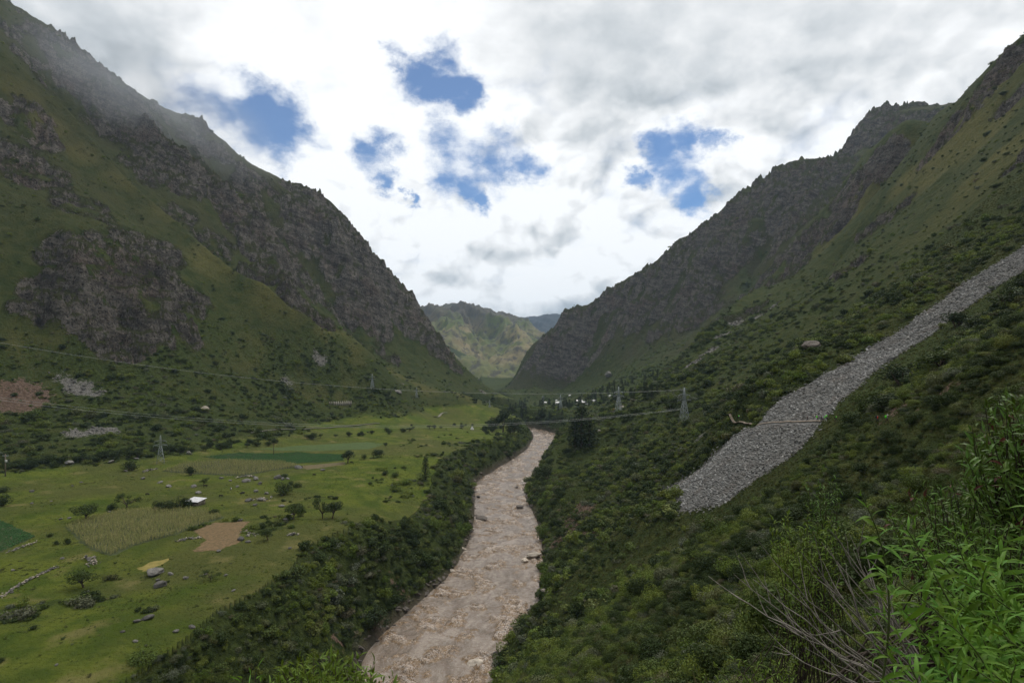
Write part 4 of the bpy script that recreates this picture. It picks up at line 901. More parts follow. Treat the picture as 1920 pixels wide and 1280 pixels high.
def slope_grass():
    n = 90000; y = np.sqrt(24**2+(420**2-24**2)*rng.random(n)**1.25); u = -0.12+1.08*rng.random(n); x = u*y; z, at = terrain_attrs(x, y); d_, s_ = river_d(x, y)
    k = (s_ > 0) & (d_ > 6) & (at['rubble'] < 0.3) & (rng.random(n) < 0.35+0.65*(1-at['scrub'])); x, y, z = x[k], y[k], z[k]; k = len(x); s = 0.45+0.75*rng.random(k)**2
    scatter('grass', 'coarse grass between the shrubs of the right slope', 'grass', np.stack([x, y, z-0.03], 1), np.stack([s, s, s*0.9], 1), np.stack([0.15*rng.normal(size=k), 0.15*rng.normal(size=k), 6.28*rng.random(k)], 1), rng.integers(0, 3, k), hidden_collection('slope_grass_kinds', SLOPET)); print('slope grass', k)
SLOPET = [tuft_mesh(10+i, M_SGRASS) for i in range(3)]
slope_grass()

# ------------------------------------------------------------------ rocks
def rock_mesh(name, seed, sub=3, flat=0.7, mat=None):
    r = np.random.default_rng(seed); bm = bmesh.new(); bmesh.ops.create_icosphere(bm, subdivisions=sub, radius=1.0)
    cuts = unit(r.normal(size=(9, 3))); off = 0.55+0.35*r.random(9)
    for v in bm.verts:
        p = np.array(v.co)
        for c, o in zip(cuts, off):
            q = p@c-o
            if q > 0: p = p-c*q*0.9
        p = p*(1+0.10*math.sin(5*p[0]+seed)*math.sin(4*p[1])*math.sin(6*p[2]+1)+0.03*r.normal()); v.co = (p[0]*1.15, p[1], p[2]*flat)
    me = bpy.data.meshes.new(name); bm.to_mesh(me); bm.free()
    if mat: me.materials.append(mat)
    return me
def rock_material(name, c1, c2, c3):
    m = bpy.data.materials.new(name); m.use_nodes = True; N = NT(m.node_tree); tc = N.n('ShaderNodeTexCoord').outputs['Object']
    rnd = N.n('ShaderNodeObjectInfo').outputs['Random']; a = N.noise(N.vmath('ADD', tc, N.n('ShaderNodeCombineXYZ', {0: N.math('MULTIPLY', rnd, 50)}).outputs[0]), 1.6, 7, 0.65); f = N.noise(tc, 7.0, 5, 0.7)
    c = N.mix(N.ramp(a, 0.35, 0.65), c1, c2); c = N.mix(N.ramp(f, 0.52, 0.70, 0, 0.8), c, c3)
    c = N.n('ShaderNodeHueSaturation', {'Value': N.ramp(rnd, 0, 1, 0.65, 1.35, False), 'Color': c}).outputs[0]
    bm = N.n('ShaderNodeBump', {'Strength': 0.8, 'Distance': 0.25, 'Height': f})
    b = N.n('ShaderNodeBsdfPrincipled', {'Base Color': c, 'Roughness': 0.9, 'Specular IOR Level': 0.2, 'Normal': bm.outputs[0]}); N.n('ShaderNodeOutputMaterial', {0: b.outputs[0]}); return m
M_ROCK = rock_material('grey_rock', (0.17, 0.16, 0.145), (0.095, 0.09, 0.082), (0.27, 0.255, 0.23))
M_SCREE = rock_material('scree_stone', (0.205, 0.198, 0.185), (0.115, 0.110, 0.102), (0.32, 0.31, 0.285))
M_WETROCK = rock_material('river_rock', (0.12, 0.10, 0.085), (0.06, 0.052, 0.045), (0.26, 0.235, 0.20))
M_PALE = rock_material('pale_rock', (0.46, 0.40, 0.33), (0.27, 0.23, 0.185), (0.55, 0.49, 0.42))
ROCKS = [rock_mesh('boulder', i, 3, 0.6+0.07*i, M_ROCK) for i in range(5)]
WROCKS = [rock_mesh('river_rock', 20+i, 2, 0.6, M_WETROCK) for i in range(4)]
PROCKS = [rock_mesh('pale_rock', 40+i, 3, 0.65, M_PALE) for i in range(3)]
def rock(name, label, px, py, wpx, lib, cat='boulder', group=None, hz=0.7, sink=0.3, z=None):
    p = hit(px, py) if z is None else Vector(TZ(px, py, z)); r = wpx*p.y/FPX/2
    o = link(name, lib[int(rng.integers(len(lib)))]); o.location = (p.x, p.y, p.z+r*hz*(1-2*sink)); o.scale = (r, r*(0.7+0.4*rng.random()), r*hz*(0.9+0.4*rng.random())); o.rotation_euler = (0.2*rng.normal(), 0.2*rng.normal(), rng.random()*6.28)
    return tag(o, label, cat, group)
rock('boulder', 'largest grey boulder in the pasture, beside the yellow dry patch', 290, 1077, 33, ROCKS, hz=0.5, sink=0.2)
rock('boulder', 'grey boulder with a pale cap near the edge of the terrace', 277, 1160, 20, ROCKS, hz=0.6)
rock('boulder', 'dark rounded outcrop boulder standing on the right hillside above the scree', 1521, 657, 32, WROCKS, hz=1.0, sink=0.2)
rock('boulder', 'brown round boulder above the dark trees in the middle distance', 1140, 708, 13, ROCKS, hz=1.2, sink=0.1)
rock('boulder', 'wide flat pale boulder low on the far left slope', 747, 736, 15, ROCKS, hz=0.5)
rock('boulder', 'pinkish pale boulder among bushes low on the left slope', 383, 770, 16, PROCKS, hz=1.0)
rock('boulder', 'pale brown boulder in the scrub beside the tall dark tree', 1124, 810, 11, PROCKS, hz=0.8)
for (a, b, w) in [(300,905,9),(317,913,12),(432,902,7),(462,903,14),(487,908,11),(480,899,13),(500,926,10),(480,922,9),(466,940,12),(490,938,14),(478,948,10),(455,925,9),(530,899,9),(540,898,8),(520,897,14),(445,913,7),(373,925,12),(362,913,12),(415,897,7),(528,950,10),(537,975,12),(548,965,7),(560,878,15),(605,882,9),(450,977,10),(453,1012,15),(465,1017,9),(465,1005,8),(548,1003,10),(543,1028,8),(410,1034,9),(299,1075,6),(320,1078,10),(296,1088,9),(385,1078,8),(348,1085,10),(423,1079,7),(437,1108,8),(300,1100,20),(163,1113,10),(256,1166,14),(360,1178,13),(330,1185,11),(254,1203,10),(230,1185,8),(117,1048,8),(60,922,9),(114,974,8),(130,972,6),(24,1070,7),(106,1247,8),(268,898,8),(136,912,5),(152,905,6),(205,960,6),(96,940,5),(60,944,7),(236,884,7),(130,870,18),(208,868,12),(355,852,12),(255,862,9)]:
    rock('boulder', 'grey boulder lying in the pasture grass', a, b, w, ROCKS, 'boulder', 'boulders scattered over the pasture', 0.75)
for k, (a, b, w) in enumerate([(1000,1046,30),(985,1052,17),(1026,1116,28),(892,1247,30),(882,996,16),(868,1030,13),(975,952,18),(897,932,11),(903,975,24),(847,1071,14),(968,915,10)]):
    L = ['wide pale boulder at the right bank where the river bends', 'rounded pale boulder in the water beside the wide pale one', 'grey rounded boulder half hidden by bushes at the right bank', 'pale pinkish boulder in the water at the bottom of the picture', 'pale boulder under the left bank at the middle bend', 'pale boulder on the left bank just downstream of the bend', 'low wet boulder in midstream near the right bank', 'dark wet stone just off the left bank upstream', 'flat wet rock shelf reaching into the river from the left bank', 'pale boulder at the foot of the left bank cliff', 'small dark stone in midstream far up the river'][k]
    rock('boulder', L, a, b, w, PROCKS if k in (0, 1, 2, 3, 4, 5, 9) else WROCKS, 'boulder', None, 0.6, 0.25, 0.0)
k = 0
for i in range(len(RIVS)-1):
    if 180 < RIVS[i, 1] < 900:
        for s in (-1, 1):
            for q in range(4 if s < 0 else 2):
                t = rng.random(); c = RIVS[i]*(1-t)+RIVS[i+1]*t; tx, ty = unit(RIVS[i+1, :2]-RIVS[i, :2]); off = s*(c[2]+rng.normal()*0.9+(1.2 if s < 0 else 0.4))
                x, y = c[0]+ty*off, c[1]-tx*off; r = 0.4+1.35*rng.random()**2.2
                o = link('rock', WROCKS[int(rng.integers(4))]); o.location = (x, y, max(Hz(x, y), -0.2)+0.15*r); o.scale = (r*1.3, r, r*0.8); o.rotation_euler = (0.3*rng.normal(), 0.3*rng.normal(), rng.random()*6.28)
                tag(o, 'wet dark stone lying at the edge of the river', 'rock', 'stones along the water edge')
rubble_rocks()
# scree: stones one by one, the many small ones together
def build_scree():
    bx0, bx1 = min(p[0] for p in SCREE)-4, max(p[0] for p in SCREE)+4; by0, by1 = min(p[1] for p in SCREE)-4, max(p[1] for p in SCREE)+4
    xs, ys = grid_in([(bx0, by0), (bx1, by0), (bx1, by1), (bx0, by1)], 0.54, 1.3); k = len(xs)
    xs = xs+0.8*fbm(xs, ys, 5, 2); z = H(xs, ys)
    dpoly, _, _ = poly_dist(xs, ys, np.array(SCREE+SCREE[:1]))
    tr = np.array([[p.x, p.y] for p in hits(TRAIL_PX)]); dtr, _, _ = poly_dist(xs, ys, tr)
    inside = in_poly(xs, ys, SCREE); keep = (rng.random(k) < np.where(inside, 0.25+0.75*sst(dpoly, 0, 1.2), 0.30*(1-sst(dpoly, 0.2, 3.0)))) & (dtr > 1.0); xs, ys, z = xs[keep], ys[keep], z[keep]; k = len(xs)
    size = 0.19+0.52*rng.random(k)**3.4
    base_p = [rock_mesh('stone', 60+i, 1, 0.55, M_SCREE) for i in range(6)]
    bed = [];
    ax = np.arange(min(p[0] for p in SCREE)-2, max(p[0] for p in SCREE)+2, 1.0); ay = np.arange(min(p[1] for p in SCREE)-2, max(p[1] for p in SCREE)+2, 1.0); gx, gy = np.meshgrid(ax, ay); X, Y = gx.ravel(), gy.ravel()
    ins = in_poly(X, Y, SCREE); idx = np.arange(gx.size).reshape(gx.shape); F = np.stack([idx[:-1, :-1], idx[:-1, 1:], idx[1:, 1:], idx[1:, :-1]], -1).reshape(-1, 4); F = F[ins[F].all(1)]; used, inv = np.unique(F, return_inverse=True)
    bedm = np_mesh('scree', np.stack([X, Y, H(X, Y)+0.10+0.12*fbm(X, Y, 3, 2)], 1)[used], inv.reshape(-1, 4), True)
    par = tag(link('scree', bedm, plain_material('scree_grit', (0.13, 0.125, 0.115), (0.07, 0.066, 0.06), 1.2, bump=1.0)), 'long grey scree of loose stones running down the right slope', 'scree', None, 'structure')
    order = np.argsort(-size/ys); top = order[:300]
    for i in top:
        s = float(size[i]*1.05); o = link('stone', base_p[int(rng.integers(6))], None, par); o.location = (xs[i], ys[i], z[i]+0.25*s); o.scale = (s*1.2, s*0.8, s*0.75); o.rotation_euler = (0.4*rng.normal(), 0.5*rng.normal(), rng.random()*6.28)
    V, F, o = [], [], 0
    tv = []
    for me in base_p:
        me.calc_loop_triangles(); tv.append((np.array([v.co[:] for v in me.vertices]), np.array([t.vertices[:] for t in me.loop_triangles])))
    sub = rng.integers(0, 6, k)
    for i in order[300:]:
        v, f = tv[sub[i]]; a = rng.random()*6.28; c, s_ = math.cos(a), math.sin(a); tlt = 0.45*rng.normal()
        w = v*np.array([1.25, 0.85, 0.8])*size[i]; w = np.stack([w[:, 0]*math.cos(tlt)+w[:, 2]*math.sin(tlt), w[:, 1], w[:, 2]*math.cos(tlt)-w[:, 0]*math.sin(tlt)], 1)
        w = np.stack([w[:, 0]*c-w[:, 1]*s_, w[:, 0]*s_+w[:, 1]*c, w[:, 2]], 1)+[xs[i], ys[i], z[i]+0.12+0.2*size[i]]
        V.append(w); F.append(f+o); o += len(v)
    m2 = bpy.data.materials.new('scree_stones'); m2.use_nodes = True; N = NT(m2.node_tree); ri = N.n('ShaderNodeNewGeometry').outputs['Random Per Island']; pos = N.n('ShaderNodeNewGeometry').outputs['Position']
    c = N.mix(N.ramp(ri, 0, 1, 0, 1, False), (0.095, 0.092, 0.088), (0.31, 0.305, 0.29)); c = N.mix(N.ramp(N.noise(pos, 0.12, 3), 0.5, 0.7, 0, 0.5), c, (0.16, 0.125, 0.10)); c = N.mix(N.ramp(N.noise(pos, 5.0, 4), 0.5, 0.7, 0, 0.5), c, (0.30, 0.29, 0.27))
    b = N.n('ShaderNodeBsdfPrincipled', {'Base Color': c, 'Roughness': 0.9, 'Specular IOR Level': 0.2}); N.n('ShaderNodeOutputMaterial', {0: b.outputs[0]})
    st = link('stones', np_mesh('stones', np.concatenate(V), np.concatenate(F)), m2, par); st['kind'] = 'stuff'; print('scree stones', k)
build_scree()
# dry stone walls and field piles
STONES = [rock_mesh('stone', 80+i, 1, 0.75, M_PALE if i % 2 else M_ROCK) for i in range(5)]
def stone_wall(label, px, n, s0=0.32, width=0.7, high=0.8, name='stone_wall', cat='wall'):
    pl = np.array([[p.x, p.y] for p in hits(px)]); seg = np.hypot(*np.diff(pl, axis=0).T); S = np.concatenate([[0], np.cumsum(seg)]); c = pl.mean(0)
    o = empty(name, (pl[0, 0], pl[0, 1], Hz(*pl[0]))); tag(o, label, cat)
    for i in range(n):
        t = S[-1]*rng.random(); x = np.interp(t, S, pl[:, 0])+width*0.5*rng.normal(); y = np.interp(t, S, pl[:, 1])+width*0.5*rng.normal(); s = s0*(0.6+0.9*rng.random()**2)
        q = link('stone', STONES[int(rng.integers(5))], None, o); q.location = (x-pl[0, 0], y-pl[0, 1], Hz(x, y)-o.location.z+0.1+high*rng.random()**1.4*0.7); q.scale = (s*1.2, s, s*0.8); q.rotation_euler = (0.4*rng.normal(), 0.4*rng.normal(), rng.random()*6.28)
stone_wall('long tumbled dry stone wall in the bright grass at bottom left', [(2,1122),(25,1105),(50,1090),(75,1078),(108,1063)], 150, 0.36)
stone_wall('short low stone wall below the leafy crop at the left edge', [(15,1036),(40,1027),(70,1016)], 70, 0.30)
stone_wall('row of piled field stones between corn and brown patch', [(331,1017),(352,1011),(376,1009)], 60, 0.36)
stone_wall('heap of pale stones beside a small tree in the meadow', [(163,1046),(172,1052),(176,1060)], 60, 0.42, 1.6, 1.4, 'stone_heap', 'stone heap')
stone_wall('flat heap of stones among bushes right of the hut', [(470,939),(490,936),(503,941)], 45, 0.42, 1.5, 1.2, 'stone_heap', 'stone heap')
stone_wall('low stone ruin near the lattice tower at the pasture edge', [(266,886),(280,882),(298,879)], 60, 0.5, 1.0, 1.4, 'stone_heap', 'stone heap')
stone_wall('stones piled around a bush above the hut', [(440,897),(455,894),(470,893),(482,896)], 50, 0.5, 1.2, 1.2, 'stone_heap', 'stone heap')
stone_wall('small spread of white stones below the brown patch', [(458,997),(470,1000),(480,1004)], 30, 0.35, 1.8, 0.4, 'stone_heap', 'stone heap')
stone_wall('small spread of pale stones right of the lone bush', [(540,1004),(553,1001)], 26, 0.35, 1.8, 0.4, 'stone_heap', 'stone heap')

# ------------------------------------------------------------------ trees one by one
for (a, b, hp, wp, st, mt, lb, ct) in [
    (160,976,31,44,'round',M_TREE,'broad round tree standing alone left of the corn field','tree'),
    (238,952,31,38,'loose',M_TREE,'open scraggly tree at the upper edge of the corn field','tree'),
    (209,956,15,20,'bush',M_DARKTREE,'low dark bush beside the open tree above the corn','bush'),
    (296,957,20,24,'bush',M_DARKTREE,'dark bush at the left end of the clump by the hut','bush'),
    (316,957,22,28,'bush',M_DARKTREE,'dark bush in the middle of the clump by the hut','bush'),
    (340,953,24,30,'bush',M_DARKTREE,'dark bush touching the left end of the hut','bush'),
    (357,891,20,22,'bush',M_DARKTREE,'rounded dark bush at the front edge of the far corn','bush'),
    (381,909,14,15,'round',M_TREE,'small thin tree on a stony patch above the hut','tree'),
    (530,928,26,36,'bush',M_TREE,'big rounded bush among boulders in the middle of the pasture','bush'),
    (545,912,14,11,'bush',M_TREE,'small upright bush just above the big rounded bush','bush'),
    (559,913,11,17,'bush',M_TREE,'low bush right of the small upright bush','bush'),
    (533,895,9,18,'bush',M_TREE,'low bush beside pale stones below the far crop','bush'),
    (401,965,13,20,'bush',M_DARKTREE,'lone dark bush at the right end of the corn field','bush'),
    (549,974,30,32,'round',M_TREE,'full green tree at the left of the terrace edge group','tree'),
    (566,968,22,20,'bush',M_BRIGHT,'fresh green bush beside the full tree near the terrace edge','bush'),
    (605,972,44,34,'loose',M_TREE,'tall loose tree in the terrace edge group','tree'),
    (623,972,32,34,'round',M_DARKTREE,'dark tree at the right of the terrace edge group','tree'),
    (503,1013,23,22,'round',M_TREE,'small round tree on open grass below the boulders','tree'),
    (157,1101,36,44,'round',M_TREE,'leaning green tree beside the stone heap in the meadow','tree'),
    (652,868,24,30,'round',M_DARKTREE,'dark round tree at the right end of the green crop','tree'),
    (709,857,16,24,'bush',M_DARKTREE,'dark bush pair member right of the crop end tree','bush'),
    (683,862,12,10,'bush',M_TREE,'small bush between the crop end tree and the dark bush','bush'),
    (723,839,10,8,'round',M_DARKTREE,'tiny tree alone on the far end of the pasture','tree'),
    (798,899,42,17,'tall',M_DARKTREE,'slender dark conifer on the terrace edge above the river','tree'),
    (722,890,9,14,'bush',M_DARKTREE,'small dark bush alone on the far pasture','bush'),
    (742,894,11,16,'bush',M_TREE,'small bush on the pasture near the slender conifer','bush'),
    (4,948,24,28,'bush',M_DARKTREE,'dark bush cut by the left edge of the picture','bush'),
    (246,882,20,30,'bush',M_DARKTREE,'dark bush at the pasture corner below the lattice tower','bush'),
    (3,922,12,24,'bush',M_DARKTREE,'low dark bush at the far left pasture','bush'),
    (268,1240,26,50,'bush',M_BRIGHT,'low yellow green bush on the terrace edge at the bottom','bush'),
    (395,1088,22,30,'loose',M_TREE,'thin leafy shrub on the lower meadow','bush'),
    (107,1021,10,12,'bush',M_TREE,'small bush on the ditch between crop and corn','bush'),
    (127,1020,14,14,'bush',M_TREE,'upright small bush right end of the ditch bushes','bush'),
    (94,1006,9,14,'bush',M_TREE,'low bush at the upper end of the ditch','bush'),
    (943,812,44,36,'round',M_DARKTREE,'big dark tree above the far river bend','tree'),
    (960,815,36,34,'bush',M_DARKTREE,'dark bushy tree leaning over the river bend','tree'),
    (926,806,26,26,'bush',M_DARKTREE,'dark low tree left of the far bend trees','tree'),
    (1090,838,76,40,'tall',M_DARKTREE,'tallest dark conifer on the right bank','tree'),
    (1078,838,52,34,'tall',M_DARKTREE,'dark conifer left beside the tallest one','tree'),
    (1105,840,56,36,'tall',M_DARKTREE,'dark conifer right beside the tallest one','tree'),
    (1596,797,30,46,'bush',M_TREE,'dark green tree over the trail at the right of the scree','tree'),
    (1700,640,0,0,'',None,'',''),
    (1795,612,34,52,'bush',M_DARKTREE,'dense dark bush on the bare slope right of the scree','bush'),
    (1690,720,40,70,'bush',M_DARKTREE,'large dark bush above the trail near the red bank','bush'),
    (1665,768,36,70,'bush',M_DARKTREE,'wide dark bush over the trail between scree and bank','bush'),
    (1760,700,44,90,'round',M_TREE,'spreading green tree on the slope above the red bank','tree'),
    (1893,572,36,70,'bush',M_DARKTREE,'dark bush on the right edge beside the upper scree','bush'),
    (1932,545,36,60,'bush',M_DARKTREE,'dark bush cut by the right edge beside the upper scree','bush'),
    (1025,895,26,34,'bush',M_DARKTREE,'dark bush at the head of the right bank','bush'),
    (700,1178,40,58,'bush',M_DARKTREE,'rounded dark bush at the water on the left bank','bush'),
    (1028,1105,44,34,'bush',M_BRIGHT,'fresh green bush at the water on the right bank','bush'),
    (1018,1010,30,26,'bush',M_BRIGHT,'yellow green bush hanging over the right bank','bush')]:
    if not st: continue
    p = hit(a, b); tree(ct.replace(' ', '_') if st not in ('tall',) else 'conifer_tree', lb, ct, p, hp*p.y/FPX*1.06, wp*p.y/FPX, st, mt if mt is not M_BRIGHT else M_TREE) if mt is not M_BRIGHT else tree('bush', lb, 'bush', p, hp*p.y/FPX*1.06, wp*p.y/FPX, 'fresh', M_BRIGHT)
# belt of trees along the foot of the left slope
belt = [(0,882),(60,880),(120,872),(200,866),(260,858),(330,852),(420,843),(520,833),(620,822),(720,815),(820,805),(880,800)]
for i in range(105):
    t = rng.random()*(len(belt)-1); j = int(t); f = t-j; a = belt[j][0]*(1-f)+belt[j+1][0]*f; b = belt[j][1]*(1-f)+belt[j+1][1]*f-abs(rng.normal())*6*(1-0.5*t/12)
    p = hit(a+rng.normal()*8, b); h = 3.2+3.6*rng.random()
    tree('tree', 'dark green tree in the belt along the foot of the left slope', 'tree', p, h, h*(0.9+0.5*rng.random()), 'bush' if rng.random() < 0.6 else 'round', M_DARKTREE if rng.random() < 0.65 else M_TREE, 'trees along the foot of the left slope')
# groves in the middle of the valley
for i in range(120):
    a = 945+290*rng.random(); t = rng.random(); b = 786-34*t if a < 1060 else 768-70*((a-1060)/170)*(0.3+0.7*t)-6*t
    p = hit(a, b)
    if p.y > 1900: continue
    tall = rng.random() < 0.6; h = (9+9*rng.random()) if tall else 5+4*rng.random()
    tree('tree', 'dark tree in the groves around the far houses', 'tree', p, h*0.9, h*(0.42 if tall else 0.95), 'tall' if tall else 'bush', M_DARKTREE, 'groves in the middle of the valley')
for i in range(34):
    a = 905+150*rng.random(); b = 812-0.16*(a-905)+rng.normal()*5; p = hit(a, b); d_, s_ = river_d(np.array([p.x]), np.array([p.y]))
    if d_[0] < 2: continue
    h = 6+5*rng.random(); tree('tree', 'dark tree crowding the bank at the far river bend', 'tree', p, h, h, 'bush' if rng.random() < .6 else 'round', M_DARKTREE, 'trees at the far river bend')
# ------------------------------------------------------------------ pylons and lines
M_STEEL = plain_material('galvanised_steel', (0.33, 0.36, 0.36), (0.22, 0.25, 0.25), 2.0, 0.6, 0.4, 0.05, 0.3)
M_WIRE = plain_material('wire', (0.36, 0.37, 0.36), (0.30, 0.31, 0.31), 1.0, 0.5, 0.4, 0.0, 0.4)
def bar(a, b, w):
    a = np.array(a, float); b = np.array(b, float); t = unit(b-a); n = unit(np.cross(t, [0.21, 0.13, 0.96] if abs(t[2]) < 0.9 else [1, 0, 0])); m = np.cross(t, n)
    V = np.array([p+n*sx*w/2+m*sy*w/2 for p in (a, b) for sx, sy in ((-1, -1), (1, -1), (1, 1), (-1, 1))]); return V, np.array([(0, 1, 2, 3), (7, 6, 5, 4), (0, 4, 5, 1), (1, 5, 6, 2), (2, 6, 7, 3), (3, 7, 4, 0)])
def bars(name, L, mat, parent=None): V, F = joinm([bar(*q) for q in L]); return link(name, np_mesh(name, V, F), mat, parent)
def pylon_parts(thick=1.0):
    """lattice tower 25 m tall"""
    w0, w1, zt, top = 3.1, 0.85, 15.5, 25.0; wd = 0.24*thick
    def hw(z): return w0+(w1-w0)*min(z/zt, 1) if z <= zt else w1*(1-0.75*(z-zt)/(top-zt))
    parts = []
    for sx, sy in ((-1, -1), (1, -1), (1, 1), (-1, 1)):
        parts.append(('leg', [((sx*w0, sy*w0, -1.0), (sx*w1, sy*w1, zt), wd), ((sx*w1, sy*w1, zt), (sx*.2, sy*.2, top), wd)]))
    zs = [0, 4.6, 8.4, 11.4, 13.7, 15.5, 17.4, 19.2, 21, 22.8]; L = []
    for z0, z1 in zip(zs[:-1], zs[1:]):
        a, b = hw(z0), hw(z1)
        for s in (-1, 1):
            L += [((-a, s*a, z0), (b, s*b, z1), wd*.6), ((a, s*a, z0), (-b, s*b, z1), wd*.6), ((s*a, -a, z0), (s*b, b, z1), wd*.6), ((s*a, a, z0), (s*b, -b, z1), wd*.6), ((-b, s*b, z1), (b, s*b, z1), wd*.6), ((s*b, -b, z1), (s*b, b, z1), wd*.6)]
    parts.append(('bracing', L))
    for z, ln in ((15.6, 5.4), (19.3, 4.6)):
        k = hw(z); L = []
        for s in (-1, 1):
            for q in (-1, 1): L += [((s*k, q*k, z), (s*ln, 0, z+0.5), wd*.7), ((s*k, q*k*.8, z+1.5), (s*ln, 0, z+0.5), wd*.6)]
            L.append(((s*(k+ln)/2, 0, z+0.3), (s*(k+ln)/2, 0, z+1.1), wd*.5))
        parts.append(('cross_arm', L))
    parts.append(('insulator', [((s*ln, 0, z+0.5), (s*ln, 0, z-1.1), wd*.8) for z, ln in ((15.6, 5.4), (19.3, 4.6)) for s in (-1, 1)]))
    return parts
PYL = {}
def pylon(label, px, py, hpx, rz=0.5, thick=1.0, at=None, h=None):
    p = hit(px, py) if at is None else at; hh = hpx*p.y/FPX if h is None else h
    o = empty('lattice_pylon', p, rz); tag(o, label, 'pylon', 'pylons of the power line'); o.scale = (hh/25,)*3
    for i, (nm, L) in enumerate(pylon_parts(thick)):
        k = (i, thick)
        if k not in PYL: V, F = joinm([bar(*q) for q in L]); PYL[k] = np_mesh(nm, V, F)
        link(nm, PYL[k], M_STEEL, o)
    return o
py1 = pylon('steel lattice pylon standing in scrub left of the scree', 1283, 791, 64, 0.25)
py2 = pylon('steel lattice pylon between the scree pylon and the far houses', 1160, 773, 48, 0.3, 1.25)
py3 = pylon('small lattice pylon among the far houses', 1051, 766, 26, 0.4, 1.8)
py4 = pylon('lattice pylon at the far edge of the pasture before the dark trees', 301, 868, 52, 0.5, 0.9)
pylon('faint pylon low on the left grass slope', 698, 729, 28, 0.6, 1.3)
pylon('faint pylon on the left grass slope nearer the river bend', 781, 747, 20, 0.6, 1.6)
pylon('tiny pylon at the foot of the left nose above the far river', 918, 764, 14, 0.6, 2.0)
pylon('tiny pylon left of the far houses', 1018, 758, 17, 0.4, 2.0)
pyl = pylon('lattice pylon beyond the left edge carrying the valley wires', 0, 0, 0, 1.2, 1.0, Vector((-420, 330, Hz(-420, 330))), 146-Hz(-420, 330))
def wire(name, label, a, b, sag, r=0.055, n=40):
    a, b = np.array(a, float), np.array(b, float); t = np.linspace(0, 1, n)[:, None]; p = a+(b-a)*t; p[:, 2] -= (sag*4*t*(1-t))[:, 0]
    V, F = tube(p, np.full(n, r), 4); tag(link(name, np_mesh(name, V, F, True), M_WIRE), label, 'wire', 'wires of the power line across the valley')
A1 = P(1277, 766, 410); A2 = P(1290, 766, 411); A3 = P(1283, 730, 410)
wire('power_line', 'upper power line crossing in front of the left mountain', (-420, 330, 145), A3, 21, 0.06)
wire('power_line', 'lower left power line wire crossing above the trees', (-422, 332, 108.5), A1, 23, 0.055)
wire('power_line', 'lower right power line wire beside its twin above the trees', (-417, 326, 107.0), A2, 23.5, 0.055)
for q, (p, r_) in enumerate(((P(1283, 750, 410), P(1160, 740, 570)), (P(1276, 765, 410), P(1156, 748, 570)))):
    wire('power_line', ['upper wire from the scree pylon to the next pylon', 'lower wire from the scree pylon to the next pylon'][q], p, r_, 4, 0.03)
# utility pole at the left edge
p = hit(10, 893); o = empty('utility_pole', p); tag(o, 'wooden utility pole with crossarm at the left edge of the pasture', 'utility pole'); k = 42*p.y/FPX/9.0; o.scale = (k, k, k)
bars('pole', [((0, 0, -0.5), (0, 0, 9), 0.30)], plain_material('pole_wood', (0.16, 0.13, 0.10), (0.1, 0.08, 0.06), 4.0), o)
bars('crossarm', [((-1.1, 0.1, 8.2), (1.1, 0.1, 8.2), 0.16)], M_STEEL, o); bars('transformer', [((0.28, 0, 5.6), (0.28, 0, 6.6), 0.55)], plain_material('pale_metal', (0.6, 0.62, 0.6), (0.5, 0.52, 0.5), 2.0), o)
for s in (-1, -0.4, 0.4, 1): bars('insulator', [((s, 0.1, 8.28), (s, 0.1, 8.55), 0.14)], M_STEEL, o)
p = hit(513, 853); o = empty('utility_pole', p); tag(o, 'thin wooden utility pole in the tree belt above the crop strip', 'utility pole')
k = 22*p.y/FPX/9.0; o.scale = (k, k, k); bars('pole', [((0, 0, -0.5), (0, 0, 9), 0.32)], M_BARK, o); bars('crossarm', [((-0.9, 0.1, 8.4), (0.9, 0.1, 8.4), 0.16)], M_BARK, o)

# ------------------------------------------------------------------ hut and far houses
M_TIN = plain_material('white_tin', (0.54, 0.55, 0.57), (0.36, 0.34, 0.33), 1.2, 0.45, 0.4, 0.05)
M_MUD = plain_material('mud_wall', (0.30, 0.26, 0.21), (0.20, 0.17, 0.13), 1.5)
M_BLUE = plain_material('blue_sheet', (0.22, 0.36, 0.52), (0.16, 0.28, 0.42), 1.5, 0.5)
M_WHITE = plain_material('white_wall', (0.72, 0.70, 0.66), (0.6, 0.58, 0.54), 1.0)
M_DARK = plain_material('dark_opening', (0.02, 0.02, 0.022), (0.03, 0.028, 0.026), 1.0, 0.6)
M_RED = plain_material('red_tiles', (0.30, 0.12, 0.07), (0.22, 0.085, 0.05), 1.5)
def boxes(name, L, mat, parent):
    V, F = [], []
    for (x0, y0, z0, x1, y1, z1) in L:
        V.append(np.array([(x, y, z) for z in (z0, z1) for x, y in ((x0, y0), (x1, y0), (x1, y1), (x0, y1))], float)); F.append(np.array([(3, 2, 1, 0), (4, 5, 6, 7), (0, 1, 5, 4), (1, 2, 6, 5), (2, 3, 7, 6), (3, 0, 4, 7)]))
    V, F = joinm(list(zip(V, F))); return link(name, np_mesh(name, V, F), mat, parent)
def poly(name, V, F, mat, parent): me = bpy.data.meshes.new(name); me.from_pydata(V, [], F); return link(name, me, mat, parent)
p = hit(367, 946); hut = empty('hut', (p.x, p.y, p.z-0.1), -0.32); tag(hut, 'small shed with white sloping tin roof and blue end wall in the pasture', 'hut')
boxes('wall', [(-3.7, 2.2, 0, 3.7, 2.4, 2.9), (3.5, -2.2, 0, 3.7, 2.2, 2.3), (-0.4, -2.2, 0, 3.5, -2.0, 1.2), (-3.7, -2.2, 0, -3.5, 2.2, 0.9)], M_MUD, hut)
boxes('wall_sheet', [(-3.78, -2.25, 0.0, -3.72, 1.6, 2.1), (-3.72, -2.3, 0, -2.2, -2.22, 2.0)], M_BLUE, hut)
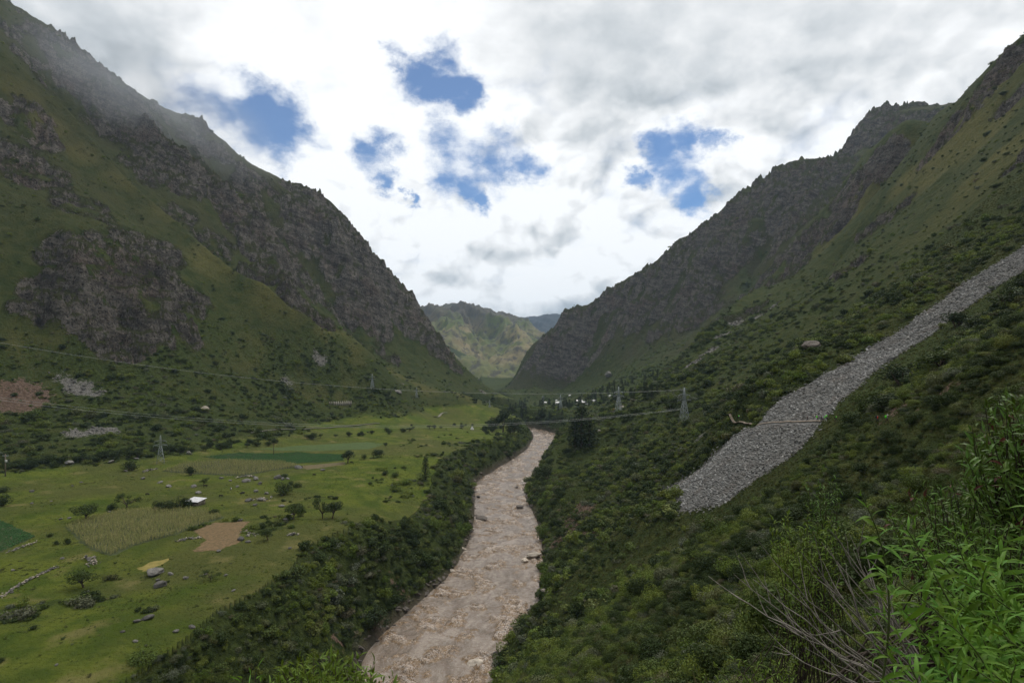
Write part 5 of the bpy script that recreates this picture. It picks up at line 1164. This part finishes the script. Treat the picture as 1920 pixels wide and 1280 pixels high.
for x in (-3.6, -1.2, 1.2, 3.6): boxes('post', [(x-.09, -2.42, 0, x+.09, -2.24, 2.15)], M_BARK, hut)
roof = empty('x'); bpy.data.objects.remove(roof)
rv, rf = [], []
nn = 22
for i in range(nn+1):
    x = -4.3+8.6*i/nn; dz = 0.05*(i % 2)
    rv += [(x, -2.9, 2.15+dz), (x, 2.9, 3.15+dz), (x, 2.9, 3.07+dz), (x, -2.9, 2.07+dz)]
for i in range(nn):
    a = i*4; b = a+4; rf += [(a, b, b+1, a+1), (a+2, b+2, b+3, a+3), (a, a+3, b+3, b), (a+1, b+1, b+2, a+2)]
poly('roof', rv, rf+[(0, 1, 2, 3), (nn*4+3, nn*4+2, nn*4+1, nn*4)], M_TIN, hut)
bars('rafter', [((x, -2.8, 2.02), (x, 2.8, 3.0), 0.1) for x in (-3.6, -1.2, 1.2, 3.6)], M_BARK, hut)
def house(label, px, py, wpx, rz, wall, roofm, ridge=True):
    p = hit(px, py); w = 0.85*wpx*p.y/FPX; d = w*0.7; h = w*0.42; o = empty('house', (p.x, p.y, p.z-0.3), rz); tag(o, label, 'house', 'houses among the far trees')
    boxes('wall', [(-w/2, -d/2, -1.5, w/2, d/2, h)], wall, o)
    e = 0.07*w; y0, y1 = -d/2-e, d/2+e; x0, x1 = -w/2-e, w/2+e; t = 0.03*w
    if ridge: poly('roof', [(x0, y0, h), (x1, y0, h), (x1, 0, h*1.6), (x0, 0, h*1.6), (x0, y1, h), (x1, y1, h), (x0, y0, h+t), (x1, y0, h+t), (x1, 0, h*1.6+t), (x0, 0, h*1.6+t), (x0, y1, h+t), (x1, y1, h+t)], [(0, 3, 2, 1), (3, 4, 5, 2), (6, 7, 8, 9), (9, 8, 11, 10), (0, 1, 7, 6), (5, 4, 10, 11), (0, 6, 9, 3), (3, 9, 10, 4), (1, 2, 8, 7), (2, 5, 11, 8)], roofm, o)
    else: poly('roof', [(x0, y0, h), (x1, y0, h), (x1, y1, h*1.35), (x0, y1, h*1.35), (x0, y0, h+t), (x1, y0, h+t), (x1, y1, h*1.35+t), (x0, y1, h*1.35+t)], [(3, 2, 1, 0), (4, 5, 6, 7), (0, 1, 5, 4), (1, 2, 6, 5), (2, 3, 7, 6), (3, 0, 4, 7)], roofm, o)
    boxes('door', [(-0.06*w, -d/2-0.05, 0, 0.06*w, -d/2+0.02, h*0.62)], M_DARK, o)
    for s in (-0.3, 0.3): boxes('window', [(s*w-0.06*w, -d/2-0.05, h*.3, s*w+0.06*w, -d/2+0.02, h*.6)], M_DARK, o)
for (a, b, w, rz, wl, rf_, rg, lb) in [(1022,756,6,.3,M_WHITE,M_TIN,True,'white far house at the left end of the hamlet'),(1026,763,5,-.2,M_MUD,M_TIN,False,'small mud far house below the white house'),(1045,757,8,.2,M_WHITE,M_TIN,True,'bright white far house beside the small pylon'),(1043,751,4,.5,M_WHITE,M_TIN,True,'tiny white far house above the bright one'),(1068,742,4,0,M_WHITE,M_TIN,True,'tiny white far house highest in the trees'),(1086,756,12,.1,M_MUD,M_TIN,True,'wide far house with pale roof and earthen walls'),(1095,757,9,-.1,M_MUD,M_TIN,True,'far house with pale roof right of the wide one'),(1081,759,6,.0,M_WHITE,M_TIN,False,'low white far shed left below the wide house'),(1100,759,6,.2,M_WHITE,M_TIN,False,'low white far shed right below the wide house'),(1113,754,10,.15,M_WHITE,M_TIN,False,'white roofed far house alone at the right of the hamlet'),(1153,770,8,.3,M_MUD,M_RED,True,'small red roofed far house by the second pylon'),(1165,765,9,.0,M_WHITE,M_MUD,True,'pale far house right of the red roofed one'),(1144,743,5,.1,M_WHITE,M_TIN,True,'lone far house below the conifer grove')]:
    house(lb, a, b, w, rz, wl, rf_, rg)
p = hit(885, 805); o = empty('tent', p); tag(o, 'white pointed tent at the far end of the pasture', 'tent'); w = 7*p.y/FPX/2
poly('canopy', [(-w, -w, 0), (w, -w, 0), (w, w, 0), (-w, w, 0), (0, 0, 1.9*w)], [(0, 1, 4), (1, 2, 4), (2, 3, 4), (3, 0, 4)], M_TIN, o); bars('pole', [((0, 0, 0), (0, 0, 2.1*w), 0.15)], M_STEEL, o)
# retaining wall with posts on the left slope
a, b = hit(616, 759), hit(660, 760); o = empty('retaining_wall', a, math.atan2(b.y-a.y, b.x-a.x)); tag(o, 'pale retaining wall with posts cut into the left slope', 'wall'); L = math.hypot(b.x-a.x, b.y-a.y)
boxes('wall', [(0, 0, -3.5, L, 1.2, 1.6)], M_GRAVEL, o)
for i in range(11): boxes('post', [(L*(i+.5)/11-0.5, -0.5, -3, L*(i+.5)/11+0.5, 0.3, 3.2)], plain_material('concrete', (0.34, 0.32, 0.27), (0.25, 0.23, 0.19), 1.0) if i == 0 else bpy.data.materials['concrete'], o)

# ------------------------------------------------------------------ skinned bodies
def skinned(name, V, E, Rr, sub=1):
    me = bpy.data.meshes.new(name); me.from_pydata(V, E, []); o = bpy.data.objects.new(name, me); COL.objects.link(o)
    m = o.modifiers.new('s', 'SKIN'); sv = me.skin_vertices[0].data
    for i, r in enumerate(Rr): sv[i].radius = (r, r) if not isinstance(r, tuple) else r; sv[i].use_root = (i == 0)
    o.modifiers.new('u', 'SUBSURF').levels = sub
    dg = bpy.context.evaluated_depsgraph_get(); out = bpy.data.meshes.new_from_object(o.evaluated_get(dg)); out.name = name
    bpy.data.objects.remove(o); bpy.data.meshes.remove(me)
    out.polygons.foreach_set('use_smooth', [True]*len(out.polygons)); return out
def chain(V, E, Rr, start, pts):
    prev = start
    for (x, y, z, r) in pts:
        V.append((x, y, z)); Rr.append(r); E.append((prev, len(V)-1)); prev = len(V)-1
    return prev
def person_meshes():
    V, E, Rr = [(0, 0, 0.95)], [], [0.145]
    ch = chain(V, E, Rr, 0, [(0, -0.02, 1.15, 0.125), (0, -0.05, 1.36, 0.15)]); nk = chain(V, E, Rr, ch, [(0, -0.07, 1.50, 0.06), (0, -0.10, 1.60, 0.095), (0, -0.11, 1.70, 0.085)])
    for s, st in ((-1, 0.26), (1, -0.22)):
        f = chain(V, E, Rr, 0, [(s*0.10, 0, 0.88, 0.09), (s*0.11, -st*0.55-0.05, 0.50, 0.062), (s*0.11, -st+0.03, 0.09, 0.042), (s*0.12, -st-0.13, 0.035, 0.036)])
        hnd = chain(V, E, Rr, ch, [(s*0.20, -0.04, 1.40, 0.062), (s*0.27, st*0.3, 1.12, 0.045), (s*0.24, st*0.8-0.12, 0.93, 0.034), (s*0.23, st*0.8-0.18, 0.87, 0.032)])
        for q in range(4): chain(V, E, Rr, hnd, [(s*0.23+0.018*(q-1.5), st*0.8-0.235, 0.84-0.004*abs(q-1), 0.010), (s*0.23+0.018*(q-1.5), st*0.8-0.25, 0.81, 0.009)])
        chain(V, E, Rr, hnd, [(s*0.20, st*0.8-0.20, 0.85, 0.010)])
    body = skinned('body', V, E, Rr)
    V, E, Rr = [(0, 0, 0.93)], [], [0.165]; 
    for s, st in ((-1, 0.26), (1, -0.22)): chain(V, E, Rr, 0, [(s*0.10, 0, 0.86, 0.11), (s*0.11, -st*0.55-0.05, 0.50, 0.08), (s*0.11, -st+0.03, 0.13, 0.062)])
    trousers = skinned('trousers', V, E, Rr)
    V, E, Rr = [(0, -0.01, 1.0)], [], [0.16]; ch = chain(V, E, Rr, 0, [(0, -0.02, 1.18, 0.15), (0, -0.05, 1.38, 0.17)])
    for s, st in ((-1, 0.26), (1, -0.22)): chain(V, E, Rr, ch, [(s*0.20, -0.04, 1.41, 0.08), (s*0.27, st*0.3, 1.12, 0.06), (s*0.24, st*0.75-0.10, 0.95, 0.05)])
    jacket = skinned('jacket', V, E, Rr)
    V, E, Rr = [(0, 0.17, 0.95)], [], [0.13]; chain(V, E, Rr, 0, [(0, 0.22, 1.15, 0.19), (0, 0.22, 1.38, 0.19), (0, 0.18, 1.56, 0.12)]); pack = skinned('backpack', V, E, Rr)
    hat = bmesh.new(); bmesh.ops.create_cone(hat, cap_ends=True, segments=16, radius1=0.17, radius2=0.16, depth=0.02, matrix=Matrix.Translation((0, -0.11, 1.715))); bmesh.ops.create_cone(hat, cap_ends=True, segments=16, radius1=0.10, radius2=0.075, depth=0.11, matrix=Matrix.Translation((0, -0.11, 1.78)))
    hm = bpy.data.meshes.new('hat'); hat.to_mesh(hm); hat.free()
    return body, trousers, jacket, pack, hm
PM = person_meshes(); M_SKIN = plain_material('skin', (0.32, 0.19, 0.13), (0.28, 0.16, 0.11), 4.0, 0.6)
CLOTH = {k: plain_material(k+'_cloth', c, tuple(v*0.8 for v in c), 6.0, 0.85) for k, c in dict(green=(0.16, 0.85, 0.06), dark=(0.03, 0.032, 0.04), grey=(0.12, 0.12, 0.12), red=(0.50, 0.035, 0.025), blue=(0.04, 0.07, 0.15), brown=(0.09, 0.065, 0.045), white=(0.7, 0.7, 0.68)).items()}
for (a, b, hd, jk, trs, pk, ht, lb) in [(1386,788,1.9,'white','dark','green',None,'walker in white with green pack cover at the bend of the trail'),(1514,792,-1.4,'dark','dark',None,None,'walker in dark clothes alone on the scree trail'),(1533,792,1.5,'dark','grey','green',None,'walker carrying a bulky bright green pack first beside the dark pair'),(1540,791,1.5,'dark','dark',None,None,'walker in dark clothes between two green packs'),(1548,792,1.5,'grey','white','green','white','walker with green pack and pale trousers in the trail group'),(1551,791,1.6,'brown','dark','green',None,'walker with green pack at the right end of the trail group'),(1568,792,1.5,'green','dark',None,None,'walker in green jacket behind leaves right of the group'),(1645,796,1.4,'red','dark','dark',None,'walker in red jacket on the trail at the right'),(1663,797,1.4,'grey','brown','green','white','walker with hat and green pack last at the right')]:
    p = hit(a, b); o = empty('person', (p.x, p.y, p.z+0.27), hd); tag(o, lb, 'person', 'hikers on the trail')
    q = link('body', PM[0], None, o)
    for me, mat, nm in ((PM[1], trs, 'trousers'), (PM[2], jk, 'jacket'), (PM[3], pk, 'backpack'), (PM[4], ht, 'hat')):
        if mat is None: continue
        c = link(nm, me.copy(), None, o); c.data.materials.append(CLOTH[mat]); c.name = nm
        if nm == 'backpack': c.scale = (1.25, 1.15, 1.08)
PM[0].materials.append(M_SKIN)
def cow_mesh():
    V, E, Rr = [(0, 0.55, 1.0)], [], [(0.33, 0.30)]
    ch = chain(V, E, Rr, 0, [(0, 0.0, 0.98, 0.36), (0, -0.55, 1.02, 0.33)]); hd = chain(V, E, Rr, ch, [(0, -0.90, 1.02, 0.20), (0, -1.15, 0.80, 0.14), (0, -1.30, 0.52, 0.09)])
    for s in (-1, 1):
        chain(V, E, Rr, ch, [(s*0.20, -0.58, 0.72, 0.12), (s*0.20, -0.56, 0.40, 0.075), (s*0.20, -0.58, 0.05, 0.06)]); chain(V, E, Rr, 0, [(s*0.20, 0.62, 0.75, 0.16), (s*0.20, 0.76, 0.42, 0.08), (s*0.20, 0.72, 0.05, 0.06)]); chain(V, E, Rr, hd-1, [(s*0.20, -1.02, 0.98, 0.045)])
    chain(V, E, Rr, 0, [(0, 0.92, 1.08, 0.05), (0, 1.0, 0.6, 0.03)]); return skinned('cow', V, E, Rr)
CM = cow_mesh(); cows = {}
m = bpy.data.materials.new('cow_patches'); m.use_nodes = True; N = NT(m.node_tree); n = N.noise(N.n('ShaderNodeTexCoord').outputs['Object'], 1.4, 1.0)
b_ = N.n('ShaderNodeBsdfPrincipled', {'Base Color': N.mix(N.ramp(n, 0.5, 0.54), (0.018, 0.016, 0.015), (0.62, 0.58, 0.52)), 'Roughness': 0.8}); N.n('ShaderNodeOutputMaterial', {0: b_.outputs[0]}); cows['pied'] = m
cows['black'] = plain_material('black_hide', (0.018, 0.016, 0.015), (0.03, 0.025, 0.02), 3.0)
for (a, b, rz, kd, lb) in [(589,892,1.3,'black','black cow grazing below the far crop strip'),(433,918,0.6,'pied','pied cow with pale belly above the hut'),(414,932,1.5,'black','black cow lying low in grass right of the hut'),(509,934,0.1,'pied','pied cow standing end on beside the boulders'),(385,913,1.7,'black','black cow by the thin tree above the hut'),(276,929,1.4,'black','dark cow alone on open pasture left of the hut'),(565,877,1.2,'black','dark cow beside pale boulder at the crop edge')]:
    p = hit(a, b); me = CM.copy(); me.materials.append(cows[kd]); me.name = 'cow'; o = link('cow', me); o.location = p; o.rotation_euler = (0, 0, rz); o.scale = (1.12,)*3; tag(o, lb, 'cow', 'cattle on the pasture')
# ------------------------------------------------------------------ plants close to the eye
M_FRESH = leaf_material('herb_leaves', [(0.085, 0.185, 0.018), (0.115, 0.220, 0.024), (0.070, 0.160, 0.018)], 0.6, 0.38, 0.5)
M_GLOSS = leaf_material('glossy_leaves', [(0.055, 0.105, 0.014), (0.075, 0.130, 0.020)], 0.75, 0.25, 0.4)
M_OLIVE = leaf_material('olive_leaves', [(0.105, 0.160, 0.018), (0.085, 0.130, 0.016)], 0.6, 0.25, 0.5)
M_REDL = leaf_material('red_seed_leaves', [(0.055, 0.014, 0.012), (0.085, 0.032, 0.020)], 0.4, 0.2, 0.5)
M_STEM = plain_material('herb_stem', (0.10, 0.13, 0.04), (0.07, 0.09, 0.03), 20.0)
M_WOOD = plain_material('shrub_wood', (0.07, 0.055, 0.04), (0.04, 0.03, 0.024), 14.0)
M_TWIG = plain_material('dry_twig', (0.24, 0.215, 0.185), (0.13, 0.115, 0.10), 14.0)
def lance_leaf(name, seed, mat, bend=0.35, width=0.24):
    """one lance shaped leaf of length 1 along +X, folded along its midrib"""
    r = np.random.default_rng(seed); V, F = [], []; n = 6
    for i in range(n+1):
        t = i/n; w = width*0.5*(math.sin(math.pi*min(t*1.06+0.03, 1))**0.8)*(1-0.25*t); z = 0.10*math.sin(t*2)-bend*t*t; x = t*(1-0.12*bend*t)
        V += [(x, -w, z+w*0.35+0.012*math.sin(9*t+seed)), (x, 0, z), (x, w, z+w*0.35)]
    for i in range(n):
        a = i*3; F += [(a, a+1, a+4, a+3), (a+1, a+2, a+5, a+4)]
    me = np_mesh(name, V, F, True, {'tint': np.full(len(V), float(np.clip(r.normal(.5, .25), 0, 1)))}); me.materials.append(mat); return me
LEAVES = [lance_leaf('leaf', i, M_FRESH, 0.1+0.55*(i/9), 0.16+0.035*(i % 3)) for i in range(10)]
GLEAVES = [lance_leaf('leaf', 30+i, M_GLOSS, 0.15+0.3*(i/6), 0.22) for i in range(6)]
OLEAVES = [lance_leaf('leaf', 50+i, M_OLIVE, 0.1+0.3*(i/6), 0.24) for i in range(6)]
RLEAVES = [lance_leaf('leaf', 70+i, M_REDL, 0.3, 0.34) for i in range(3)]
def leaf_frame(d, up, roll=0.0):
    d = unit(np.array(d, float)); s = unit(np.cross(up, d)); u = np.cross(d, s); m = Matrix(((d[0], s[0], u[0]), (d[1], s[1], u[1]), (d[2], s[2], u[2]))).to_4x4()
    return m @ Matrix.Rotation(roll, 4, 'X')
def herb(label, tip, foot, L=0.105, pairs=15, group='leafy herb stalks close to the eye'):
    tip = np.array(tip); foot = np.array(foot); mid = foot*0.45+tip*0.55+np.array([0.10*rng.normal()+0.04, 0.06*rng.normal(), 0.10])
    t = np.linspace(0, 1, 12)[:, None]; path = (1-t)**2*foot+2*t*(1-t)*mid+t*t*tip
    o = empty('leafy_plant', foot); tag(o, label, 'plant', group); V, F = tube(path-foot, 0.0065-0.0045*t[:, 0], 5); link('stem', np_mesh('stem', V, F, True), M_STEM, o)
    ang = rng.random()*6.28
    for k in range(pairs):
        f = 1-0.80*(k/pairs)**0.9; x = f*11; i = min(int(x), 10); p = path[i]*(1-(x-i))+path[i+1]*(x-i); T = unit(path[i+1]-path[i]); A = unit(np.cross(T, [0.3, 0.9, 0.2])); B = np.cross(T, A)
        ang += 1.57+0.2*rng.normal()
        for s in (0, math.pi):
            side = A*math.cos(ang+s)+B*math.sin(ang+s); young = max(0.0, 1-k/3.5)
            d = side*(1-0.55*young)+T*(0.35+0.75*young)+np.array([0, 0, -0.12]); ln = L*(0.40+0.60*min(k/4.0, 1))*(0.8+0.4*rng.random())
            q = link('leaf', LEAVES[int(rng.integers(10))], None, o); q.matrix_local = Matrix.Translation(Vector(p-foot)) @ leaf_frame(d, T+np.array([0, 0, 0.3]), 0.5*rng.normal()) @ Matrix.Diagonal((ln, ln, ln, 1))
            if k > 3 and rng.random() < 0.45:                                    # side shoots with their own small leaves
                p2 = p+side*0.03+T*0.02
                for _ in range(2):
                    d2 = side+0.7*rng.normal(size=3)+T*0.6; q = link('leaf', LEAVES[int(rng.integers(10))], None, o); l2 = ln*0.55; q.matrix_local = Matrix.Translation(Vector(p2-foot)) @ leaf_frame(d2, T+np.array([0, 0, .3])) @ Matrix.Diagonal((l2, l2, l2, 1))
HERBS = [(1616,931,2.5,'tallest leafy green stalk, its tip clear against the dark slope'),(1676,955,2.5,'leafy green stalk leaning just right of the tallest one'),(1713,974,2.6,'leafy green stalk third from the left of the top row'),(1784,998,2.7,'leafy green stalk in the middle of the top row'),(1806,994,2.75,'leafy green stalk with a steep tip right of the middle one'),(1918,898,2.2,'large leaved stalk cut by the right edge'),(1646,1066,2.3,'leafy stalk low on the left side below the tallest one'),(1653,1217,2.1,'lowest left leafy stalk above the bare twigs'),(1757,1153,2.1,'pale tipped leafy stalk low in the middle'),(1794,1160,2.2,'leafy stalk beside the pale tipped one low in the middle'),(1908,1078,2.2,'leafy stalk at the right edge below the large leaved one'),(1850,1060,2.5,'leafy stalk inside the thicket near the right edge'),(1735,1070,2.6,'leafy stalk inside the thicket left of centre'),(1690,1140,2.3,'leafy stalk hanging over the twigs'),(1880,1190,2.0,'bottom right leafy stalk under the edge stalk'),(1800,1090,2.5,'leafy stalk in the heart of the thicket'),(1860,1130,2.3,'drooping leafy stalk right of the thicket heart'),(1700,1235,2.0,'bottom leafy stalk right of the lowest left one'),(1815,1245,1.9,'bottom leafy stalk near the right corner'),(1760,1030,2.7,'leafy stalk behind the top row'),(1905,1245,1.9,'leafy stalk in the bottom right corner'),(1720,1190,2.3,'leafy stalk in the lower thicket above the bottom one'),(1835,1180,2.2,'leafy stalk in the lower thicket right of the pale tipped one'),(1770,1250,2.0,'leafy stalk at the bottom between two others'),(1670,1290,2.0,'leafy stalk cut by the bottom edge at the left'),(1870,1010,2.8,'leafy stalk rising behind the right of the top row'),(1725,1010,2.9,'thin leafy stalk behind the third one'),(1860,1260,1.9,'leafy stalk cut by the bottom edge near the corner')]
for (a, b, Y, lb) in HERBS:
    tip = P(a, b, Y); foot = (tip[0]+0.45+0.15*rng.normal(), tip[1]+0.15+0.1*rng.normal(), min(tip[2]-0.75, 103.3)); herb(lb, tip, foot, 0.104+0.02*rng.random(), 17)
def leafy_shrub(label, tips, foot, lib, L, per, extra=None, spread=0.09, nparts=300):
    """branches fanning from the foot, each tip a spray of leaves; the leaves that show largest are parts, the rest one part"""
    foot = np.array(foot, float); foot[2] = Hz(foot[0], foot[1])-0.05 if foot[1] > 4.9 else foot[2]; o = empty('leafy_shrub', foot); tag(o, label, 'shrub'); tubes = []; LV = []
    for tip in tips:
        tip = np.array(tip, float); mid = (foot*0.6+tip*0.4)*0.5+tip*0.5+rng.normal(size=3)*0.04+[0, 0, -0.03]
        t = np.linspace(0, 1, 7)[:, None]; path = (1-t)**2*foot+2*t*(1-t)*mid+t*t*tip; f0 = np.array([0.6*rng.normal(), 0.4*rng.normal(), 0])*min(1.0, foot[1]/6); path = path+f0*(1-t)**2; tubes.append(tube(path-foot, 0.009*(1-t[:, 0])+0.002, 4))
        T = unit(path[-1]-path[-3])
        for k in range(per):
            f = 1-0.7*(k/per)**1.2; x = f*6; i = min(int(x), 5); p = path[i]*(1-(x-i))+path[i+1]*(x-i); d = unit(rng.normal(size=3)+T*0.55+np.array([0, 0, 0.25])); LV.append((p+rng.normal(size=3)*0.012, d, L*(0.65+0.6*rng.random()), T))
    V, F = joinm(tubes); link('branch', np_mesh('branch', V, F, True), M_WOOD, o)
    LV.sort(key=lambda q: q[0][1]); Vs, Fs, Ts, n0 = [], [], [], 0
    for i, (p, d, ln, T) in enumerate(LV):
        red = extra is not None and rng.random() < 0.03
        me = (extra if red else lib)[int(rng.integers(len(extra if red else lib)))]; M = Matrix.Translation(Vector(p-foot)) @ leaf_frame(d, T+np.array([0, 0, .4]), 0.5*rng.normal()) @ Matrix.Diagonal((ln, ln, ln, 1))
        if i < nparts or red: q = link('leaf', me, None, o); q.matrix_local = M
        else:
            c = np.array([v.co[:] for v in me.vertices]); f = np.array([pp.vertices[:] for pp in me.polygons]); A = np.array(M); Vs.append(c@A[:3, :3].T+A[:3, 3]); Fs.append(f+n0); Ts.append(np.full(len(c), np.clip(rng.normal(.5, .25), 0, 1))); n0 += len(c)
    if Vs: q = link('leaves', np_mesh('leaves', np.concatenate(Vs), np.concatenate(Fs), True, {'tint': np.concatenate(Ts)}), lib[0].materials[0], o); q['kind'] = 'stuff'
def cloud(n, cx, cy, rx, ry, Y0, Y1, f=None):
    out = []
    while len(out) < n:
        a, b = cx+rx*(2*rng.random()-1), cy+ry*(2*rng.random()-1)
        if ((a-cx)/rx)**2+((b-cy)/ry)**2 > 1 or (f and not f(a, b)): continue
        out.append(P(a, b, Y0+(Y1-Y0)*rng.random()))
    return out
leafy_shrub('glossy dark green shrub with red seed heads at the right edge', cloud(270, 1935, 868, 130, 142, 4.2, 5.6), (5.0, 5.2, 102.6), GLEAVES, 0.10, 34, RLEAVES)
leafy_shrub('glossy shrub spreading low behind the herb stalks', cloud(120, 1800, 965, 135, 70, 4.8, 6.2), (4.6, 5.6, 102.3), GLEAVES, 0.08, 32, RLEAVES)
leafy_shrub('yellow green leafy shrub top at the bottom centre above the river', cloud(130, 622, 1282, 122, 62, 4.2, 5.2), (-1.5, 4.85, 101.0), OLEAVES, 0.085, 30)
leafy_shrub('single leafy sprig at the bottom edge left of the shrub top', cloud(4, 478, 1272, 24, 16, 3.2, 3.4), (-1.45, 3.2, 102.4), LEAVES, 0.085, 8)
leafy_shrub('bright leafy shrub at the bottom edge under the bare twigs', cloud(60, 1430, 1290, 150, 60, 5.5, 7.0), (2.9, 6.2, 100.4), OLEAVES, 0.07, 22)
leafy_shrub('yellow green shrub behind the bare twigs', cloud(46, 1510, 1010, 75, 60, 9.0, 10.5), (5.1, 9.8, 101.0), OLEAVES, 0.11, 40)
leafy_shrub('dark upright shrub with small leaves behind the yellow green one', cloud(36, 1545, 935, 36, 75, 10.0, 11.0), (5.8, 10.6, 100.8), GLEAVES, 0.10, 40)
leafy_shrub('dark leafy undergrowth filling the right side below the glossy shrub', cloud(110, 1850, 1070, 130, 100, 3.6, 4.6), (3.5, 4.2, 102.6), GLEAVES, 0.08, 32)
# dead shrub: bare grey twigs
def dead_shrub():
    foot = np.array(P(1800, 1370, 3.6)); o = empty('bare_shrub', foot); tag(o, 'bare grey shrub of thin leafless twigs in front of the leafy thicket', 'shrub')
    for (a, b) in [(1422,1014),(1376,1076),(1412,1085),(1555,992),(1592,1000),(1500,1032),(1362,1105),(1440,1160),(1470,1100),(1530,1060),(1548,1100),(1570,1050),(1600,1030),(1620,1060),(1510,1130),(1450,1210),(1640,1100),(1540,1015),(1470,1150),(1585,1090)]:
        tip = np.array(P(a, b, 3.3+0.9*rng.random())); f0 = foot+np.array([0.12*rng.normal(), 0.1*rng.normal(), 0.05*rng.normal()]); mid = f0*0.5+tip*0.5+np.array([-0.05+0.05*rng.normal(), 0.05*rng.normal(), -0.03+0.05*rng.normal()])
        t = np.linspace(0, 1, 12)[:, None]; path = (1-t)**2*f0+2*t*(1-t)*mid+t*t*tip; path[1:-1] += rng.normal(size=(10, 3))*0.008
        q = [tube(path-foot, 0.0072*(1-t[:, 0])**0.8+0.0016, 5)]
        for k in range(5):
            i = 3+int(rng.integers(8)); T = unit(path[min(i+1, 11)]-path[i]); d = unit(T+rng.normal(size=3)*0.55+[0, 0, 0.25]); L = 0.10+0.22*rng.random(); s = np.linspace(0, 1, 5)[:, None]; br = path[i]+d*L*s+np.array([0, 0, 0.05])*s*s+rng.normal(size=(5, 3))*0.006*s
            q.append(tube(br-foot, 0.0032*(1-s[:, 0])+0.0011, 4))
        V, F = joinm(q); link('branch', np_mesh('branch', V, F, True), M_TWIG, o)
dead_shrub()
# undergrowth between the eye and the slope
def near_scrub():
    n = 2600; y = 5.5+20.5*rng.random(n)**0.7; u = -0.62+1.6*rng.random(n); x = u*y; z = H(x, y); s = (0.22+0.38*rng.random(n)**1.5)*(0.55+y/26)
    k = ((z+s*0.9-CAM_Z)/y < np.where(u > 0.55, -0.22, np.where(u > 0.3, -0.36, -0.50))); x, y, z, s = x[k], y[k], z[k], s[k]; k = len(x)
    scatter('undergrowth', 'small leafy weeds on the ground just below the viewpoint', 'undergrowth', np.stack([x, y, z-0.05], 1), np.stack([s, s, s*0.9], 1), np.stack([0.1*rng.normal(size=k), 0.1*rng.normal(size=k), 6.28*rng.random(k)], 1), rng.integers(0, 12, k), hidden_collection('near_kinds', FINE)); print('near', k)
near_scrub()
# ------------------------------------------------------------------ mist clinging to the upper left ridge
def build_mist():
    m = bpy.data.materials.new('mist'); m.use_nodes = True; N = NT(m.node_tree); tc = N.n('ShaderNodeTexCoord').outputs['Object']
    r = N.vmath('LENGTH', tc); n = N.noise(tc, 1.6, 4, 0.6)
    dn = N.math('MULTIPLY', N.ramp(r, 1.0, 0.25), N.ramp(n, 0.36, 0.66, 0.15, 1.0))
    v = N.n('ShaderNodeVolumePrincipled', {'Color': (0.86, 0.92, 1.0, 1), 'Density': N.math('MULTIPLY', dn, 0.0048), 'Anisotropy': 0.0}); N.n('ShaderNodeOutputMaterial', {'Volume': v.outputs[0]})
    bm = bmesh.new(); bmesh.ops.create_icosphere(bm, subdivisions=3, radius=1.0); me = bpy.data.meshes.new('mist'); bm.to_mesh(me); bm.free()
    o = link('mist', me, m); a = np.array(P(60, 30, 900)); b = np.array(P(480, 310, 1200)); c = (a+b)/2; d = b-a
    o.location = c; o.rotation_euler = Vector(d).to_track_quat('X', 'Z').to_euler(); o.scale = (np.linalg.norm(d)*0.72, 150, 120); tag(o, 'thin pale mist drifting along the upper left ridge', 'mist', None, 'stuff'); m.cycles.volume_step_rate = 2.0
build_mist()
print('done', time.time()-T0)
